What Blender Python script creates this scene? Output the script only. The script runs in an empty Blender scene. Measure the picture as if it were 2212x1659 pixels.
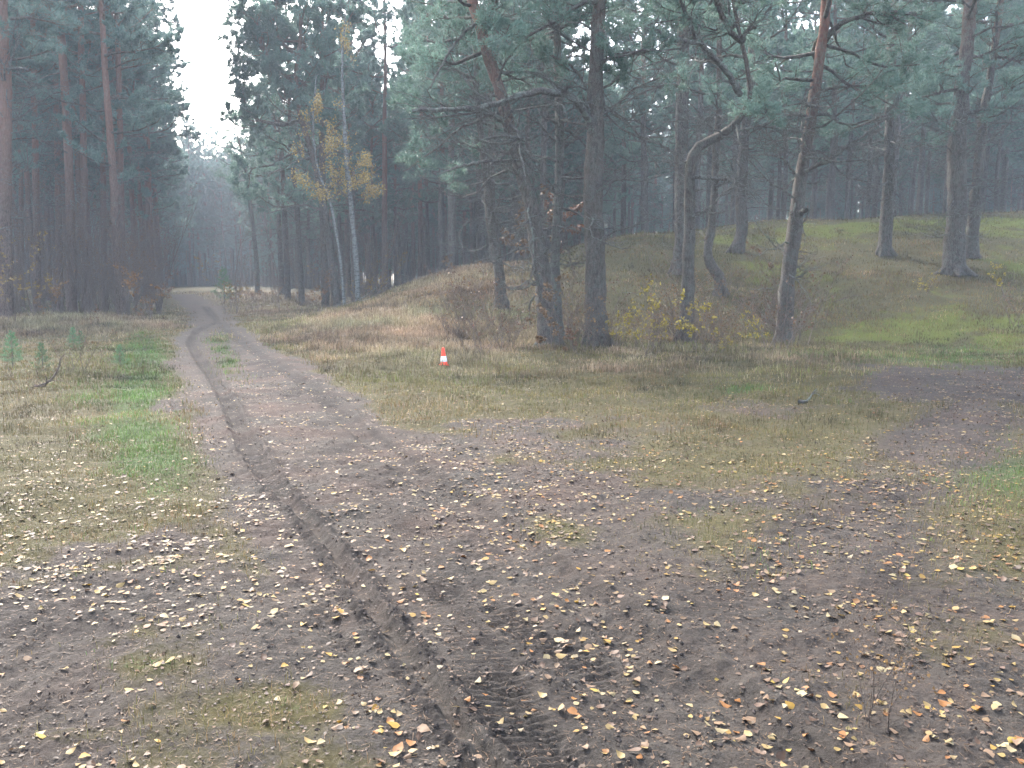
import bpy, math, random
import numpy as np
from mathutils import Vector

S = bpy.context.scene
C = S.collection
PI = math.pi
# ------------------------------------------------------------------ camera, light, exposure
F, CX, CY = 1916.0, 1106.0, 829.5          # focal length and centre, in the 2212 x 1659 measuring frame
PITCH = math.atan((829.5 - 606.0) / F)
CAMZ = 1.6
cam = bpy.data.objects.new('camera', bpy.data.cameras.new('camera'))
C.objects.link(cam)
cam.location = (0, 0, CAMZ)
cam.rotation_euler = (PI / 2 - PITCH, 0, 0)
cam.data.sensor_width = 36
cam.data.lens = 36 * F / 2212
cam.data.clip_end = 2000
cam.data.clip_start = 0.05
S.camera = cam

W = bpy.data.worlds.new('World'); S.world = W; W.use_nodes = True
nt = W.node_tree; nt.nodes.clear()
sky = nt.nodes.new('ShaderNodeTexSky'); sky.sky_type = 'NISHITA'; sky.sun_disc = False
SUN_EL, SUN_ROT = math.radians(42), math.radians(-30)
sky.sun_elevation = SUN_EL; sky.sun_rotation = SUN_ROT
sky.air_density = 1.0; sky.dust_density = 4.0; sky.ozone_density = 1.5
hs = nt.nodes.new('ShaderNodeHueSaturation'); hs.inputs['Saturation'].default_value = 0.70
bg = nt.nodes.new('ShaderNodeBackground'); bg.inputs[1].default_value = 0.15
wo = nt.nodes.new('ShaderNodeOutputWorld')
nt.links.new(sky.outputs[0], hs.inputs['Color']); nt.links.new(hs.outputs[0], bg.inputs[0]); nt.links.new(bg.outputs[0], wo.inputs[0])

sl = bpy.data.lights.new('sun', 'SUN'); sl.energy = 1.1; sl.angle = math.radians(14); sl.color = (1, .97, .93)
sun = bpy.data.objects.new('sun', sl); C.objects.link(sun)
sd = Vector((math.sin(SUN_ROT) * math.cos(SUN_EL), math.cos(SUN_ROT) * math.cos(SUN_EL), math.sin(SUN_EL)))
sun.rotation_euler = sd.to_track_quat('Z', 'Y').to_euler()
S.view_settings.view_transform = 'Standard'; S.view_settings.look = 'None'
S.view_settings.gamma = 1; S.view_settings.exposure = 3.1
S.render.engine = 'CYCLES'
S.cycles.use_denoising = True
S.cycles.max_bounces = 6; S.cycles.diffuse_bounces = 3; S.cycles.glossy_bounces = 2
S.cycles.transmission_bounces = 3; S.cycles.transparent_max_bounces = 4; S.cycles.volume_bounces = 1
HAZE = 0.0010

# ------------------------------------------------------------------ geometry of the place
def sstep(t):
    t = np.clip(t, 0, 1); return t * t * (3 - 2 * t)

def ray(px, py):
    cp, sp = math.cos(PITCH), math.sin(PITCH)
    a, b = (px - CX) / F, (CY - py) / F
    return np.array([a, cp + b * sp, -sp + b * cp])

def WP(px, py, Y):
    d = ray(px, py); return np.array([0, 0, CAMZ]) + d * (Y / d[1])

CREST = [(640, 688, 30), (700, 668, 32), (800, 642, 34), (900, 608, 36), (1000, 582, 37), (1130, 558, 38), (1250, 528, 39),
         (1400, 500, 41), (1600, 482, 43), (1900, 467, 44), (2212, 452, 45)]
_c = np.array([WP(*k) for k in CREST])
_cx = np.concatenate([[-11.5], _c[:, 0], [45.0]]); _ch = np.concatenate([[0.0], _c[:, 2], [6.0]]); _cy = np.concatenate([[29], _c[:, 1], [47]])
_rs = np.random.RandomState(5)
_wv = [(_rs.uniform(.15, .9), _rs.uniform(0, 2 * PI), _rs.uniform(0, 2 * PI)) for _ in range(10)]

def H(x, y):
    x = np.asarray(x, float); y = np.asarray(y, float)
    hc = np.interp(x, _cx, _ch); yc = np.interp(x, _cx, _cy)
    yf = 20.5 + 1.2 * np.sin(x * .25) + np.clip(-x - 2, 0, 6) * .3
    up = sstep((y - yf) / (yc - yf + 2.5))
    back = np.where(x < 9, 1 - (1 - np.clip((x - 4) / 5, 0, 1)) * sstep((y - yc - 2) / 11), 1)
    g = np.maximum(hc, 0) * up * back
    g = g - .35 * sstep((y - yc - 1) / 14) * np.clip((x - 4) / 5, 0, 1)
    far = .75 * sstep((y - 42) / 40)
    w = 0
    for f, a, p in _wv:
        w = w + np.sin(f * (x * math.cos(a) + y * math.sin(a)) + p) / (1 + f * 2)
    r = np.hypot(x, y)
    w = w * (.012 + .055 * sstep((r - 10) / 14))
    return np.maximum(g, far * (x < 30)) * (g >= 0) + w - w * np.exp(-(r / 2.0) ** 2)

_hc = {}
def hit(px, py):
    if (px, py) not in _hc: _hc[px, py] = _hit(px, py)
    return _hc[px, py].copy()
_ts = 1.0 * 1.006 ** np.arange(1000)
def _hit(px, py):
    d = ray(px, py); o = np.array([0, 0, CAMZ]); t = _ts
    for _ in range(3):
        q = o + d * t[:, None]; i = int(np.argmax(q[:, 2] < H(q[:, 0], q[:, 1])))
        if i == 0: i = len(t) - 1
        t = np.linspace(t[i - 1], t[i], 40)
    return o + d * t[-1]

def proj(x, y, z):
    cp, sp = math.cos(PITCH), math.sin(PITCH)
    zz = z - CAMZ
    dep = y * cp - zz * sp; up = y * sp + zz * cp
    dep = np.where(dep < .05, .05, dep)
    return CX + F * x / dep, CY - F * up / dep

# ------------------------------------------------------------------ helpers
def link(o, parent=None):
    C.objects.link(o)
    if parent is not None: o.parent = parent
    return o

def mesh_np(name, V, faces, mats, mi=None, smooth=True, col=None, colname='Col'):
    """V (n,3); faces: list of int arrays (m,k) of one size each"""
    me = bpy.data.meshes.new(name)
    V = np.asarray(V, np.float32)
    me.vertices.add(len(V)); me.vertices.foreach_set('co', V.ravel())
    faces = [np.asarray(f, np.int32) for f in faces if len(f)]
    nl = sum(f.size for f in faces); nf = sum(len(f) for f in faces)
    me.loops.add(nl); me.polygons.add(nf)
    me.loops.foreach_set('vertex_index', np.concatenate([f.ravel() for f in faces]))
    tot = np.concatenate([np.full(len(f), f.shape[1], np.int32) for f in faces])
    st = np.concatenate([[0], np.cumsum(tot)[:-1]]).astype(np.int32)
    me.polygons.foreach_set('loop_start', st)
    if mi is not None: me.polygons.foreach_set('material_index', np.asarray(mi, np.int32))
    me.polygons.foreach_set('use_smooth', np.full(nf, smooth, bool))
    for m in mats: me.materials.append(m)
    if col is not None:
        cols = col if isinstance(col, dict) else {colname: col}
        for k, c in cols.items():
            a = me.color_attributes.new(k, 'FLOAT_COLOR', 'POINT')
            c = np.asarray(c, np.float32)
            if c.shape[1] == 3: c = np.hstack([c, np.ones((len(c), 1), np.float32)])
            a.data.foreach_set('color', c.ravel())
    me.update(calc_edges=True)
    return me

def mobj(name, me, parent=None):
    return link(bpy.data.objects.new(name, me), parent)

def tag(o, label=None, cat=None, group=None, kind=None):
    if label: o['label'] = label
    if cat: o['category'] = cat
    if group: o['group'] = group
    if kind: o['kind'] = kind
    return o

def empty(name, loc, rz=0, sc=1):
    o = bpy.data.objects.new(name, None); o.empty_display_size = .2
    o.location = loc; o.rotation_euler = (0, 0, rz); o.scale = (sc, sc, sc)
    return link(o)

def smooth_path(P, n, R=None):
    P = np.asarray(P, float); m = len(P)
    seg = np.linalg.norm(np.diff(P, axis=0), axis=1); s = np.concatenate([[0], np.cumsum(seg)])
    T = np.gradient(P, s, axis=0) if m > 2 else np.repeat([(P[1] - P[0]) / s[-1]], 2, 0)
    u = np.linspace(0, s[-1], n); i = np.clip(np.searchsorted(s, u, 'right') - 1, 0, m - 2)
    h = (s[i + 1] - s[i])[:, None]; t = ((u - s[i]) / h[:, 0])[:, None]
    Q = (2*t**3-3*t**2+1)*P[i] + (t**3-2*t**2+t)*h*T[i] + (-2*t**3+3*t**2)*P[i+1] + (t**3-t**2)*h*T[i+1]
    if R is None: return Q
    return Q, np.interp(u, s, R)

class Tubes:
    """collects polylines and turns them into one mesh of tapered tubes"""
    def __init__(self): self.g = {}
    def add(self, P, R, sides=5, m=0):
        P = np.asarray(P, float)
        self.g.setdefault((len(P), sides, m), []).append((P, np.asarray(R, float)))
    def arrays(self, base=0, rng=None, rough=0.0):
        V = []; Q = []; MI = []
        for (n, s, m), L in self.g.items():
            P = np.stack([a for a, b in L]); R = np.stack([b for a, b in L]); k = len(L)
            T = np.gradient(P, axis=1); T /= np.linalg.norm(T, axis=2, keepdims=True) + 1e-9
            ax = P[:, -1] - P[:, 0]
            ref = np.where((np.abs(ax[:, 2]) > .7 * np.linalg.norm(ax, axis=1))[:, None], [[1., 0.1, 0]], [[0.05, 0, 1.]])
            A = np.cross(T, ref[:, None, :]); A /= np.linalg.norm(A, axis=2, keepdims=True) + 1e-9
            B = np.cross(T, A)
            an = np.arange(s) * 2 * PI / s
            RR = np.repeat(R[:, :, None], s, 2)
            if rough and rng is not None: RR = RR * (1 + rng.normal(0, rough, RR.shape))
            ring = P[:, :, None, :] + RR[..., None] * (A[:, :, None, :] * np.cos(an)[None, None, :, None] + B[:, :, None, :] * np.sin(an)[None, None, :, None])
            v = ring.reshape(-1, 3)
            i, j, q = np.meshgrid(np.arange(k), np.arange(n - 1), np.arange(s), indexing='ij')
            a = (i * n + j) * s + q; b = (i * n + j) * s + (q + 1) % s
            f = np.stack([a, b, b + s, a + s], -1).reshape(-1, 4) + base
            V.append(v); Q.append(f); MI.append(np.full(len(f), m)); base += len(v)
        if not V: return np.zeros((0, 3)), np.zeros((0, 4), int), np.zeros(0, int)
        return np.concatenate(V), np.concatenate(Q), np.concatenate(MI)
    def mesh(self, name, mats, rng=None, rough=0.0, extra=None):
        V, Q, MI = self.arrays(0, rng, rough)
        if extra is None: return mesh_np(name, V, [Q], mats, MI)
        EV, ET, em = extra
        V2 = np.concatenate([V, EV]); 
        return mesh_np(name, V2, [Q, ET + len(V)], mats, np.concatenate([MI, np.full(len(ET), em)]))

def unit(v): return v / (np.linalg.norm(v, axis=-1, keepdims=True) + 1e-9)

def noise2(x, y, seed, f0, octs=4):
    """cheap smooth value noise on numpy arrays, about -1..1"""
    out = 0; amp = 1; tot = 0
    for o in range(octs):
        f = f0 * 2 ** o
        r = np.random.RandomState(seed + o); tab = r.uniform(-1, 1, (256, 256))
        X = x * f + 37.7 * o; Y = y * f + 91.3 * o
        xi = np.floor(X).astype(int); yi = np.floor(Y).astype(int); u = X - xi; v = Y - yi
        u = u * u * (3 - 2 * u); v = v * v * (3 - 2 * v)
        a = tab[xi & 255, yi & 255]; b = tab[(xi + 1) & 255, yi & 255]; c = tab[xi & 255, (yi + 1) & 255]; d = tab[(xi + 1) & 255, (yi + 1) & 255]
        out = out + amp * ((a * (1 - u) + b * u) * (1 - v) + (c * (1 - u) + d * u) * v); tot += amp; amp *= .55
    return out / tot * 1.6

# ------------------------------------------------------------------ materials
class NM:
    def __init__(self, name):
        self.m = bpy.data.materials.new(name); self.m.use_nodes = True
        self.t = self.m.node_tree; self.t.nodes.clear()
        self.out = self.n('ShaderNodeOutputMaterial')
    def n(self, typ, **kw):
        nd = self.t.nodes.new(typ)
        for k, v in kw.items(): setattr(nd, k, v)
        return nd
    def l(self, a, b): self.t.links.new(a, b)
    def setin(self, nd, key, v):
        if hasattr(v, 'is_output'): self.l(v, nd.inputs[key])
        else: nd.inputs[key].default_value = v
    def noise(self, vec, scale, detail=4, rough=.6, dist=0):
        nd = self.n('ShaderNodeTexNoise'); self.l(vec, nd.inputs['Vector'])
        nd.inputs['Scale'].default_value = scale; nd.inputs['Detail'].default_value = detail
        nd.inputs['Roughness'].default_value = rough; nd.inputs['Distortion'].default_value = dist
        return nd.outputs['Fac']
    def math(self, op, a, b=0.0, c=None, clamp=False):
        nd = self.n('ShaderNodeMath', operation=op, use_clamp=clamp)
        self.setin(nd, 0, a); self.setin(nd, 1, b)
        if c is not None: self.setin(nd, 2, c)
        return nd.outputs[0]
    def ramp(self, fac, lo, hi):
        nd = self.n('ShaderNodeMapRange'); self.setin(nd, 0, fac)
        nd.inputs[1].default_value = lo; nd.inputs[2].default_value = hi
        return nd.outputs[0]
    def mix(self, fac, a, b):
        nd = self.n('ShaderNodeMix', data_type='RGBA'); self.setin(nd, 0, fac)
        for k, v in ((6, a), (7, b)):
            if isinstance(v, tuple): nd.inputs[k].default_value = (*v, 1)
            else: self.l(v, nd.inputs[k])
        return nd.outputs[2]
    def map(self, vec, scale):
        nd = self.n('ShaderNodeMapping'); self.l(vec, nd.inputs[0]); nd.inputs['Scale'].default_value = scale
        return nd.outputs[0]
    def bsdf(self, col, rough=.9, bump=None, bdist=.02, bstr=.6, spec=.25, transl=0, val=1.0):
        if val != 1.0:
            hv = self.n('ShaderNodeHueSaturation'); hv.inputs['Value'].default_value = val; hv.inputs['Saturation'].default_value = 1.05; self.l(col, hv.inputs['Color']); col = hv.outputs[0]
        p = self.n('ShaderNodeBsdfPrincipled')
        if isinstance(col, tuple): p.inputs['Base Color'].default_value = (*col, 1)
        else: self.l(col, p.inputs['Base Color'])
        self.setin(p, 'Roughness', rough); self.setin(p, 'Specular IOR Level', spec)
        if bump is not None:
            b = self.n('ShaderNodeBump'); b.inputs['Strength'].default_value = bstr; b.inputs['Distance'].default_value = bdist
            self.l(bump, b.inputs['Height']); self.l(b.outputs[0], p.inputs['Normal'])
        o = p.outputs[0]
        if transl:
            tr = self.n('ShaderNodeBsdfTranslucent')
            if isinstance(col, tuple): tr.inputs[0].default_value = (*col, 1)
            else: self.l(col, tr.inputs[0])
            mx = self.n('ShaderNodeMixShader'); mx.inputs[0].default_value = transl
            self.l(o, mx.inputs[1]); self.l(tr.outputs[0], mx.inputs[2]); o = mx.outputs[0]
        self.l(o, self.out.inputs[0]); return self.m

def bark(name, low, high, z0, z1, lichen=.35, lichcol=(.19, .225, .185), sc=1.0):
    k = NM(name); tc = k.n('ShaderNodeTexCoord').outputs['Object']
    oi = k.n('ShaderNodeObjectInfo').outputs['Random']
    add = k.n('ShaderNodeVectorMath', operation='ADD'); k.l(tc, add.inputs[0])
    cb = k.n('ShaderNodeCombineXYZ'); mm = k.math('MULTIPLY', oi, 20.0); k.l(mm, cb.inputs[0]); k.l(cb.outputs[0], add.inputs[1])
    v = add.outputs[0]
    z = k.n('ShaderNodeSeparateXYZ'); k.l(tc, z.inputs[0])
    fine = k.noise(k.map(v, (16, 16, 4)), sc * 1.6, 6, .72, .6)
    vo = k.n('ShaderNodeTexVoronoi', feature='DISTANCE_TO_EDGE'); k.l(k.map(v, (13 * sc, 13 * sc, 4.5 * sc)), vo.inputs['Vector'])
    crack = k.ramp(vo.outputs[0], 0.0, .16)
    zz = k.math('ADD', z.outputs[2], k.math('MULTIPLY', k.noise(v, .7, 3), 3.0))
    hf = k.ramp(zz, z0 + 1.5, z1 + 1.5)
    c = k.mix(k.ramp(fine, .36, .64), tuple(x * .4 for x in low), tuple(x * 1.6 for x in low))
    ch = k.mix(k.ramp(fine, .3, .7), tuple(x * .65 for x in high), tuple(x * 1.25 for x in high))
    c = k.mix(hf, c, ch)
    li = k.math('MULTIPLY', k.ramp(k.noise(v, 7, 5, .75), .47, .56), lichen)
    c = k.mix(li, c, lichcol)
    dk = k.math('MULTIPLY', k.math('SUBTRACT', 1.0, crack), k.math('SUBTRACT', .75, k.math('MULTIPLY', hf, .6)))
    c = k.mix(dk, c, tuple(x * .3 for x in low))
    c = k.mix(k.math('MULTIPLY', oi, .35), c, tuple(x * .6 for x in low))
    bh = k.math('ADD', k.math('MULTIPLY', crack, .7), fine)
    return k.bsdf(c, .92, bh, .035, .9, .15)

M = {}
M['bark'] = bark('pine_bark', (.125, .105, .09), (.25, .115, .08), 4.5, 8.0, .35)
M['bark_brown'] = bark('brown_pine_bark', (.125, .105, .09), (.19, .115, .085), 6.5, 10.0, .4)
M['bark_tall'] = bark('tall_pine_bark', (.17, .12, .10), (.25, .14, .105), 3.5, 8.0, .15)
M['bark_grey'] = bark('lichen_bark', (.16, .15, .135), (.24, .18, .14), 5, 10, .75)
M['bark_branch'] = bark('branch_bark', (.12, .10, .088), (.2, .12, .09), 8, 14, .55, (.24, .275, .23), 2.2)
M['bark_dead'] = bark('dead_branch_bark', (.15, .135, .125), (.15, .135, .125), 50, 60, .85, (.26, .30, .25), 2.2)
M['twig'] = bark('twig_bark', (.20, .155, .13), (.20, .155, .13), 50, 60, .3, (.16, .17, .14), 2)
k = NM('birch_bark'); tc = k.n('ShaderNodeTexCoord').outputs['Object']
z = k.n('ShaderNodeSeparateXYZ'); k.l(tc, z.inputs[0])
c = k.mix(k.ramp(k.noise(k.map(tc, (3, 3, 9)), 2.2, 4), .48, .6), (.13, .14, .13), (.06, .055, .05))
M['birch'] = k.bsdf(c, .8)

def foliage(name, a, b, c2, sc=.9, tr=.4):
    k = NM(name); g = k.n('ShaderNodeNewGeometry').outputs['Position']
    oi = k.n('ShaderNodeObjectInfo').outputs['Random']
    f = k.ramp(k.noise(g, sc, 3, .6), .3, .7)
    c = k.mix(f, a, b)
    c = k.mix(k.ramp(k.noise(g, 14, 2), .45, .75), c, c2)
    h = k.n('ShaderNodeHueSaturation'); k.l(c, h.inputs['Color'])
    k.l(k.math('ADD', .75, k.math('MULTIPLY', oi, .5)), h.inputs['Value'])
    return k.bsdf(h.outputs[0], .6, spec=.3, transl=tr)
M['needles'] = foliage('pine_needles', (.06, .115, .09), (.105, .18, .14), (.17, .23, .18))
M['needles_tall'] = foliage('tall_pine_needles', (.065, .118, .10), (.11, .18, .15), (.16, .22, .18))
M['needles_young'] = foliage('young_conifer_needles', (.04, .1, .05), (.07, .16, .07), (.1, .19, .09), 2)

def attr_mat(name, rough=.7, transl=.25, spec=.25, var=.25, val=.60):
    k = NM(name); a = k.n('ShaderNodeAttribute', attribute_name='Col').outputs['Color']
    g = k.n('ShaderNodeNewGeometry').outputs['Position']
    h = k.n('ShaderNodeHueSaturation'); k.l(a, h.inputs['Color'])
    k.l(k.math('ADD', 1 - var / 2, k.math('MULTIPLY', k.noise(g, 60, 3), var)), h.inputs['Value'])
    return k.bsdf(h.outputs[0], rough, spec=spec, transl=transl, val=val)
M['blade'] = attr_mat('grass_blade', .7, .25)
M['leafcol'] = attr_mat('leaf_surface', .6, .15, .25, .5, .47)
M['soilcol'] = attr_mat('soil_crumb', .95, 0, .1)

def plain(name, col, rough=.7, transl=0, var=.3, sc=20, spec=.3):
    k = NM(name); tc = k.n('ShaderNodeTexCoord').outputs['Object']
    c = k.mix(k.ramp(k.noise(tc, sc, 4), .3, .7), tuple(x * (1 - var) for x in col), tuple(min(1, x * (1 + var * .7)) for x in col))
    return k.bsdf(c, rough, transl=transl, spec=spec)

# ------------------------------------------------------------------ the ground sheet
def world_path(pts): return np.array([hit(*p)[:2] for p in pts])
RUT_L = world_path([(1240, 1840), (1120, 1700), (1075, 1655), (1000, 1580), (925, 1475), (860, 1385), (795, 1290), (722, 1190), (652, 1110), (590, 1045), (542, 970), (508, 900), (472, 830), (428, 772), (411, 740), (425, 716), (470, 698), (462, 680), (440, 662)])
RUT_R = world_path([(440, 662), (470, 690), (495, 716), (532, 745), (600, 790), (690, 850), (765, 920), (880, 1010), (1000, 1090), (1130, 1190), (1260, 1290), (1430, 1425), (1700, 1620), (1850, 1720)])
CHURN = world_path([(480, 715), (560, 790), (650, 870), (760, 980), (880, 1100), (1000, 1230), (1150, 1380), (1350, 1500)])
TREAD = world_path([(860, 1080), (900, 1160), (950, 1250), (990, 1330), (1050, 1440), (1110, 1550), (1180, 1660), (1260, 1780)])
TREAD2 = world_path([(1000, 1180), (1090, 1330), (1200, 1400), (1330, 1480)])
FARTRACK = world_path([(470, 700), (448, 668), (425, 652), (405, 642), (398, 636)])
SIDE = world_path([(2300, 800), (2150, 850), (2070, 920), (1990, 1000), (1910, 1090), (1820, 1200), (1700, 1350), (1560, 1500), (1450, 1659)])

def dist_path(X, Y, P):
    best = np.full(X.shape, 1e9); arc = np.zeros(X.shape); side = np.zeros(X.shape); s0 = 0
    for a, b in zip(P[:-1], P[1:]):
        d = b - a; L = np.hypot(*d)
        t = np.clip(((X - a[0]) * d[0] + (Y - a[1]) * d[1]) / L ** 2, 0, 1)
        qx = X - a[0] - t * d[0]; qy = Y - a[1] - t * d[1]
        q = np.hypot(qx, qy); m = q < best
        best = np.where(m, q, best); arc = np.where(m, s0 + t * L, arc); side = np.where(m, np.sign(qx * d[1] - qy * d[0]), side)
        s0 += L
    return best, arc, side

def blob(X, Y, px, py, rx, ry, soft=1.0):
    c = hit(px, py); yy = c[1]
    wx = rx * yy / F
    near = hit(px, py + ry)[1]; far = hit(px, max(py - ry, 470))[1]
    wy = np.where(Y > yy, max(min(far - yy, 25), .05), max(yy - near, .05))
    # axis runs along the sight direction of the photo only because the patches were measured that way
    u = c[0] / yy
    dx = (X - c[0]) - (Y - yy) * u
    return np.exp(-((dx / wx) ** 2 + ((Y - yy) / wy) ** 2) * .9 / soft)

def masks(X, Y):
    """dirt, green, tan, moss, wet, litter (0..1) at world points"""
    n1 = noise2(X, Y, 11, .35, 5); n2 = noise2(X, Y, 23, 1.6, 4); n3 = noise2(X, Y, 31, .9, 5)
    dl, al, _ = dist_path(X, Y, RUT_L); dr, ar, _ = dist_path(X, Y, RUT_R); df, _, _ = dist_path(X, Y, FARTRACK); ds, _, _ = dist_path(X, Y, SIDE)
    # body of the track: between and around the ruts
    P = np.array([np.interp(RUT_L[:, 1], RUT_R[::-1, 1], RUT_R[::-1, 0])]).ravel()
    xl = np.interp(Y, RUT_L[:17, 1], RUT_L[:17, 0]); xr = np.interp(Y, RUT_R[::-1, 1][:-1], RUT_R[::-1, 0][:-1])
    inside = sstep((X - xl + .55) / .35) * sstep((xr + .5 - X) / .4) * (Y < 37)
    tr = np.maximum(inside, np.exp(-(df / 1.1) ** 2 * .9))
    tr = np.maximum(tr, np.exp(-(np.minimum(dl, dr) / .55) ** 2))
    near = sstep((9.5 - Y + n1 * 1.6) / 3.0)                                    # worn ground in the foreground
    nearL = sstep((5.9 - Y + n1 * 1.8 + n3 * .9) / 2.4)
    rx = sstep((X - xr - .2 - .6 * n1) / 1.6)
    dirt = np.maximum(tr * 1.0, np.where(X > xl, near * (.86 - .42 * rx), nearL * .74))
    dirt = np.maximum(dirt, blob(X, Y, 2060, 830, 260, 45) * .95)
    dirt = np.maximum(dirt, blob(X, Y, 1900, 1080, 220, 90) * .9)
    dirt = np.maximum(dirt, blob(X, Y, 1150, 920, 300, 40) * .6)
    dirt = np.maximum(dirt, np.exp(-(ds / .6) ** 2) * .8)
    dirt = np.maximum(dirt, blob(X, Y, 1050, 970, 330, 70) * .8)
    dirt = np.maximum(dirt, blob(X, Y, 370, 880, 60, 18) * .8)
    dirt = np.maximum(dirt, np.maximum(blob(X, Y, 1250, 925, 330, 40), blob(X, Y, 1680, 990, 330, 70)) * .5)
    dirt = np.maximum(dirt, blob(X, Y, 1600, 880, 300, 25) * .38)
    grassy = 0
    for a in [(240, 1240, 200, 45), (600, 1530, 120, 20), (330, 1440, 130, 30), (1800, 1210, 260, 60), (2120, 1040, 180, 90), (1200, 1140, 60, 30),
              (1400, 1240, 120, 40), (474, 738, 34, 24), (492, 785, 32, 26), (2080, 1420, 200, 60), (1090, 1000, 40, 8), (150, 1590, 90, 20), (1250, 1260, 40, 12)]:
        grassy = np.maximum(grassy, blob(X, Y, *a))
    dirt = dirt - grassy * .24 + n1 * .14 + n3 * .24 + n2 * .2
    dirt = np.clip((dirt - .22) / .5, 0, 1)
    dirt = np.maximum(dirt, np.exp(-(ds / .75) ** 2) * (.85 + .4 * n3))
    dirt = np.clip(dirt, 0, 1) * (1 - .75 * np.maximum(blob(X, Y, 474, 738, 30, 22), blob(X, Y, 492, 785, 26, 26)) * (.6 + n2))
    green = 0
    for a, w in [((310, 780, 60, 70), 1.0), ((300, 860, 80, 60), .9), ((280, 930, 110, 50), .9), ((320, 960, 90, 50), .9), ((345, 1060, 80, 40), .6), ((470, 735, 34, 20), 1.0), ((490, 780, 36, 26), .7), ((520, 830, 40, 24), .4), ((330, 1000, 110, 50), .95), ((200, 860, 90, 30), .5), ((2160, 1030, 140, 70), .75),
              ((320, 1245, 80, 22), .9), ((2000, 770, 260, 18), .8), ((1750, 1200, 200, 40), .6), ((475, 750, 30, 28), .8), ((600, 745, 50, 20), .5),
              ((1600, 842, 60, 8), .6), ((640, 1530, 60, 14), .6), ((330, 1440, 90, 22), .5), ((1500, 1100, 100, 20), .4), ((200, 1420, 40, 14), .6),
              ((2100, 780, 200, 25), .5), ((1970, 1170, 60, 14), .7)]:
        green = np.maximum(green, blob(X, Y, *a) * w)
    green = np.clip(green + n2 * .18 + n1 * .1 - .06, 0, 1)
    tan = 0
    for a, w in [((130, 705, 260, 22), .85), ((850, 700, 260, 65), .95), ((1000, 610, 140, 50), .8), ((600, 650, 140, 30), .8), ((560, 640, 120, 20), .8),
              ((420, 640, 60, 8), 1.0), ((1000, 760, 200, 40), .6), ((1200, 700, 160, 50), .45), ((60, 900, 90, 40), .35), ((1400, 790, 450, 40), .4), ((1800, 790, 250, 25), .35)]:
        tan = np.maximum(tan, blob(X, Y, *a) * w)
    tan = np.clip(tan + n2 * .15 + n1 * .12, 0, 1)
    moss = 0
    for a, w in [((2100, 470, 260, 28), 1), ((1800, 500, 250, 22), .75), ((2020, 705, 240, 26), 1), ((1750, 720, 130, 30), .6), ((2180, 740, 90, 30), .6), ((1600, 520, 60, 8), .9),
              ((1700, 590, 160, 30), .45), ((1050, 600, 90, 14), .5), ((2150, 560, 100, 60), .5)]:
        moss = np.maximum(moss, blob(X, Y, *a) * w)
    moss = np.clip((moss * 1.0 + (n3 * .6 + n2 * .4) * (moss > .05) * .95) * 1.0 - .05, 0, 1)
    fo = sstep((Y - 4.6) / 3.0)
    wet = np.exp(-(dl / (.10 + .05 * fo)) ** 2) * fo
    wet = np.maximum(wet, np.exp(-((dl - .075) / .032) ** 2) * .95)
    dch = dist_path(X, Y, CHURN)[0]
    wet = np.maximum(wet, np.exp(-(dch / .22) ** 2) * .5 * (1 + n2))
    wet = np.maximum(wet, np.exp(-((dr - .12) / .05) ** 2) * .7)
    wet = np.maximum(wet, np.exp(-(dr / .24) ** 2) * (.05 + .75 * sstep((Y - 9) / 4)))
    wet = np.maximum(wet, np.exp(-((ds - .35) / .2) ** 2) * .7)
    wet = wet * (.75 + .45 * n2)
    wet = np.maximum(wet, np.exp(-(dl / (.10 + .04 * fo)) ** 2) * fo * (.85 + .4 * n2))
    wet = np.maximum(wet, np.exp(-((dr + .05 * n2) / .2) ** 2) * sstep((Y - 8) / 4) * (.9 + .4 * n2))
    wet = np.maximum(wet, np.exp(-((dl - .085 + .015 * n2) / .036) ** 2) * (1 - fo)) * np.where(dl < .04, fo, 1)
    wet = np.maximum(wet, np.maximum(blob(X, Y, 1180, 1390, 160, 60), blob(X, Y, 1900, 1070, 160, 50)) * .75)
    wet = np.maximum(wet, blob(X, Y, 2060, 830, 230, 35) * .5)
    wet = np.maximum(wet, blob(X, Y, 60, 1350, 200, 40) * .45)
    wet = np.maximum(wet, blob(X, Y, 380, 880, 50, 10) * .8)
    wet = np.clip(wet + n3 * .22 + n2 * .12, 0, 1)
    lit = np.clip(.5 + n1 * .5 + .4 * blob(X, Y, 600, 850, 250, 120) - .3 * nearL, 0, 1)
    return dirt, green, tan, moss, wet, lit

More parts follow.
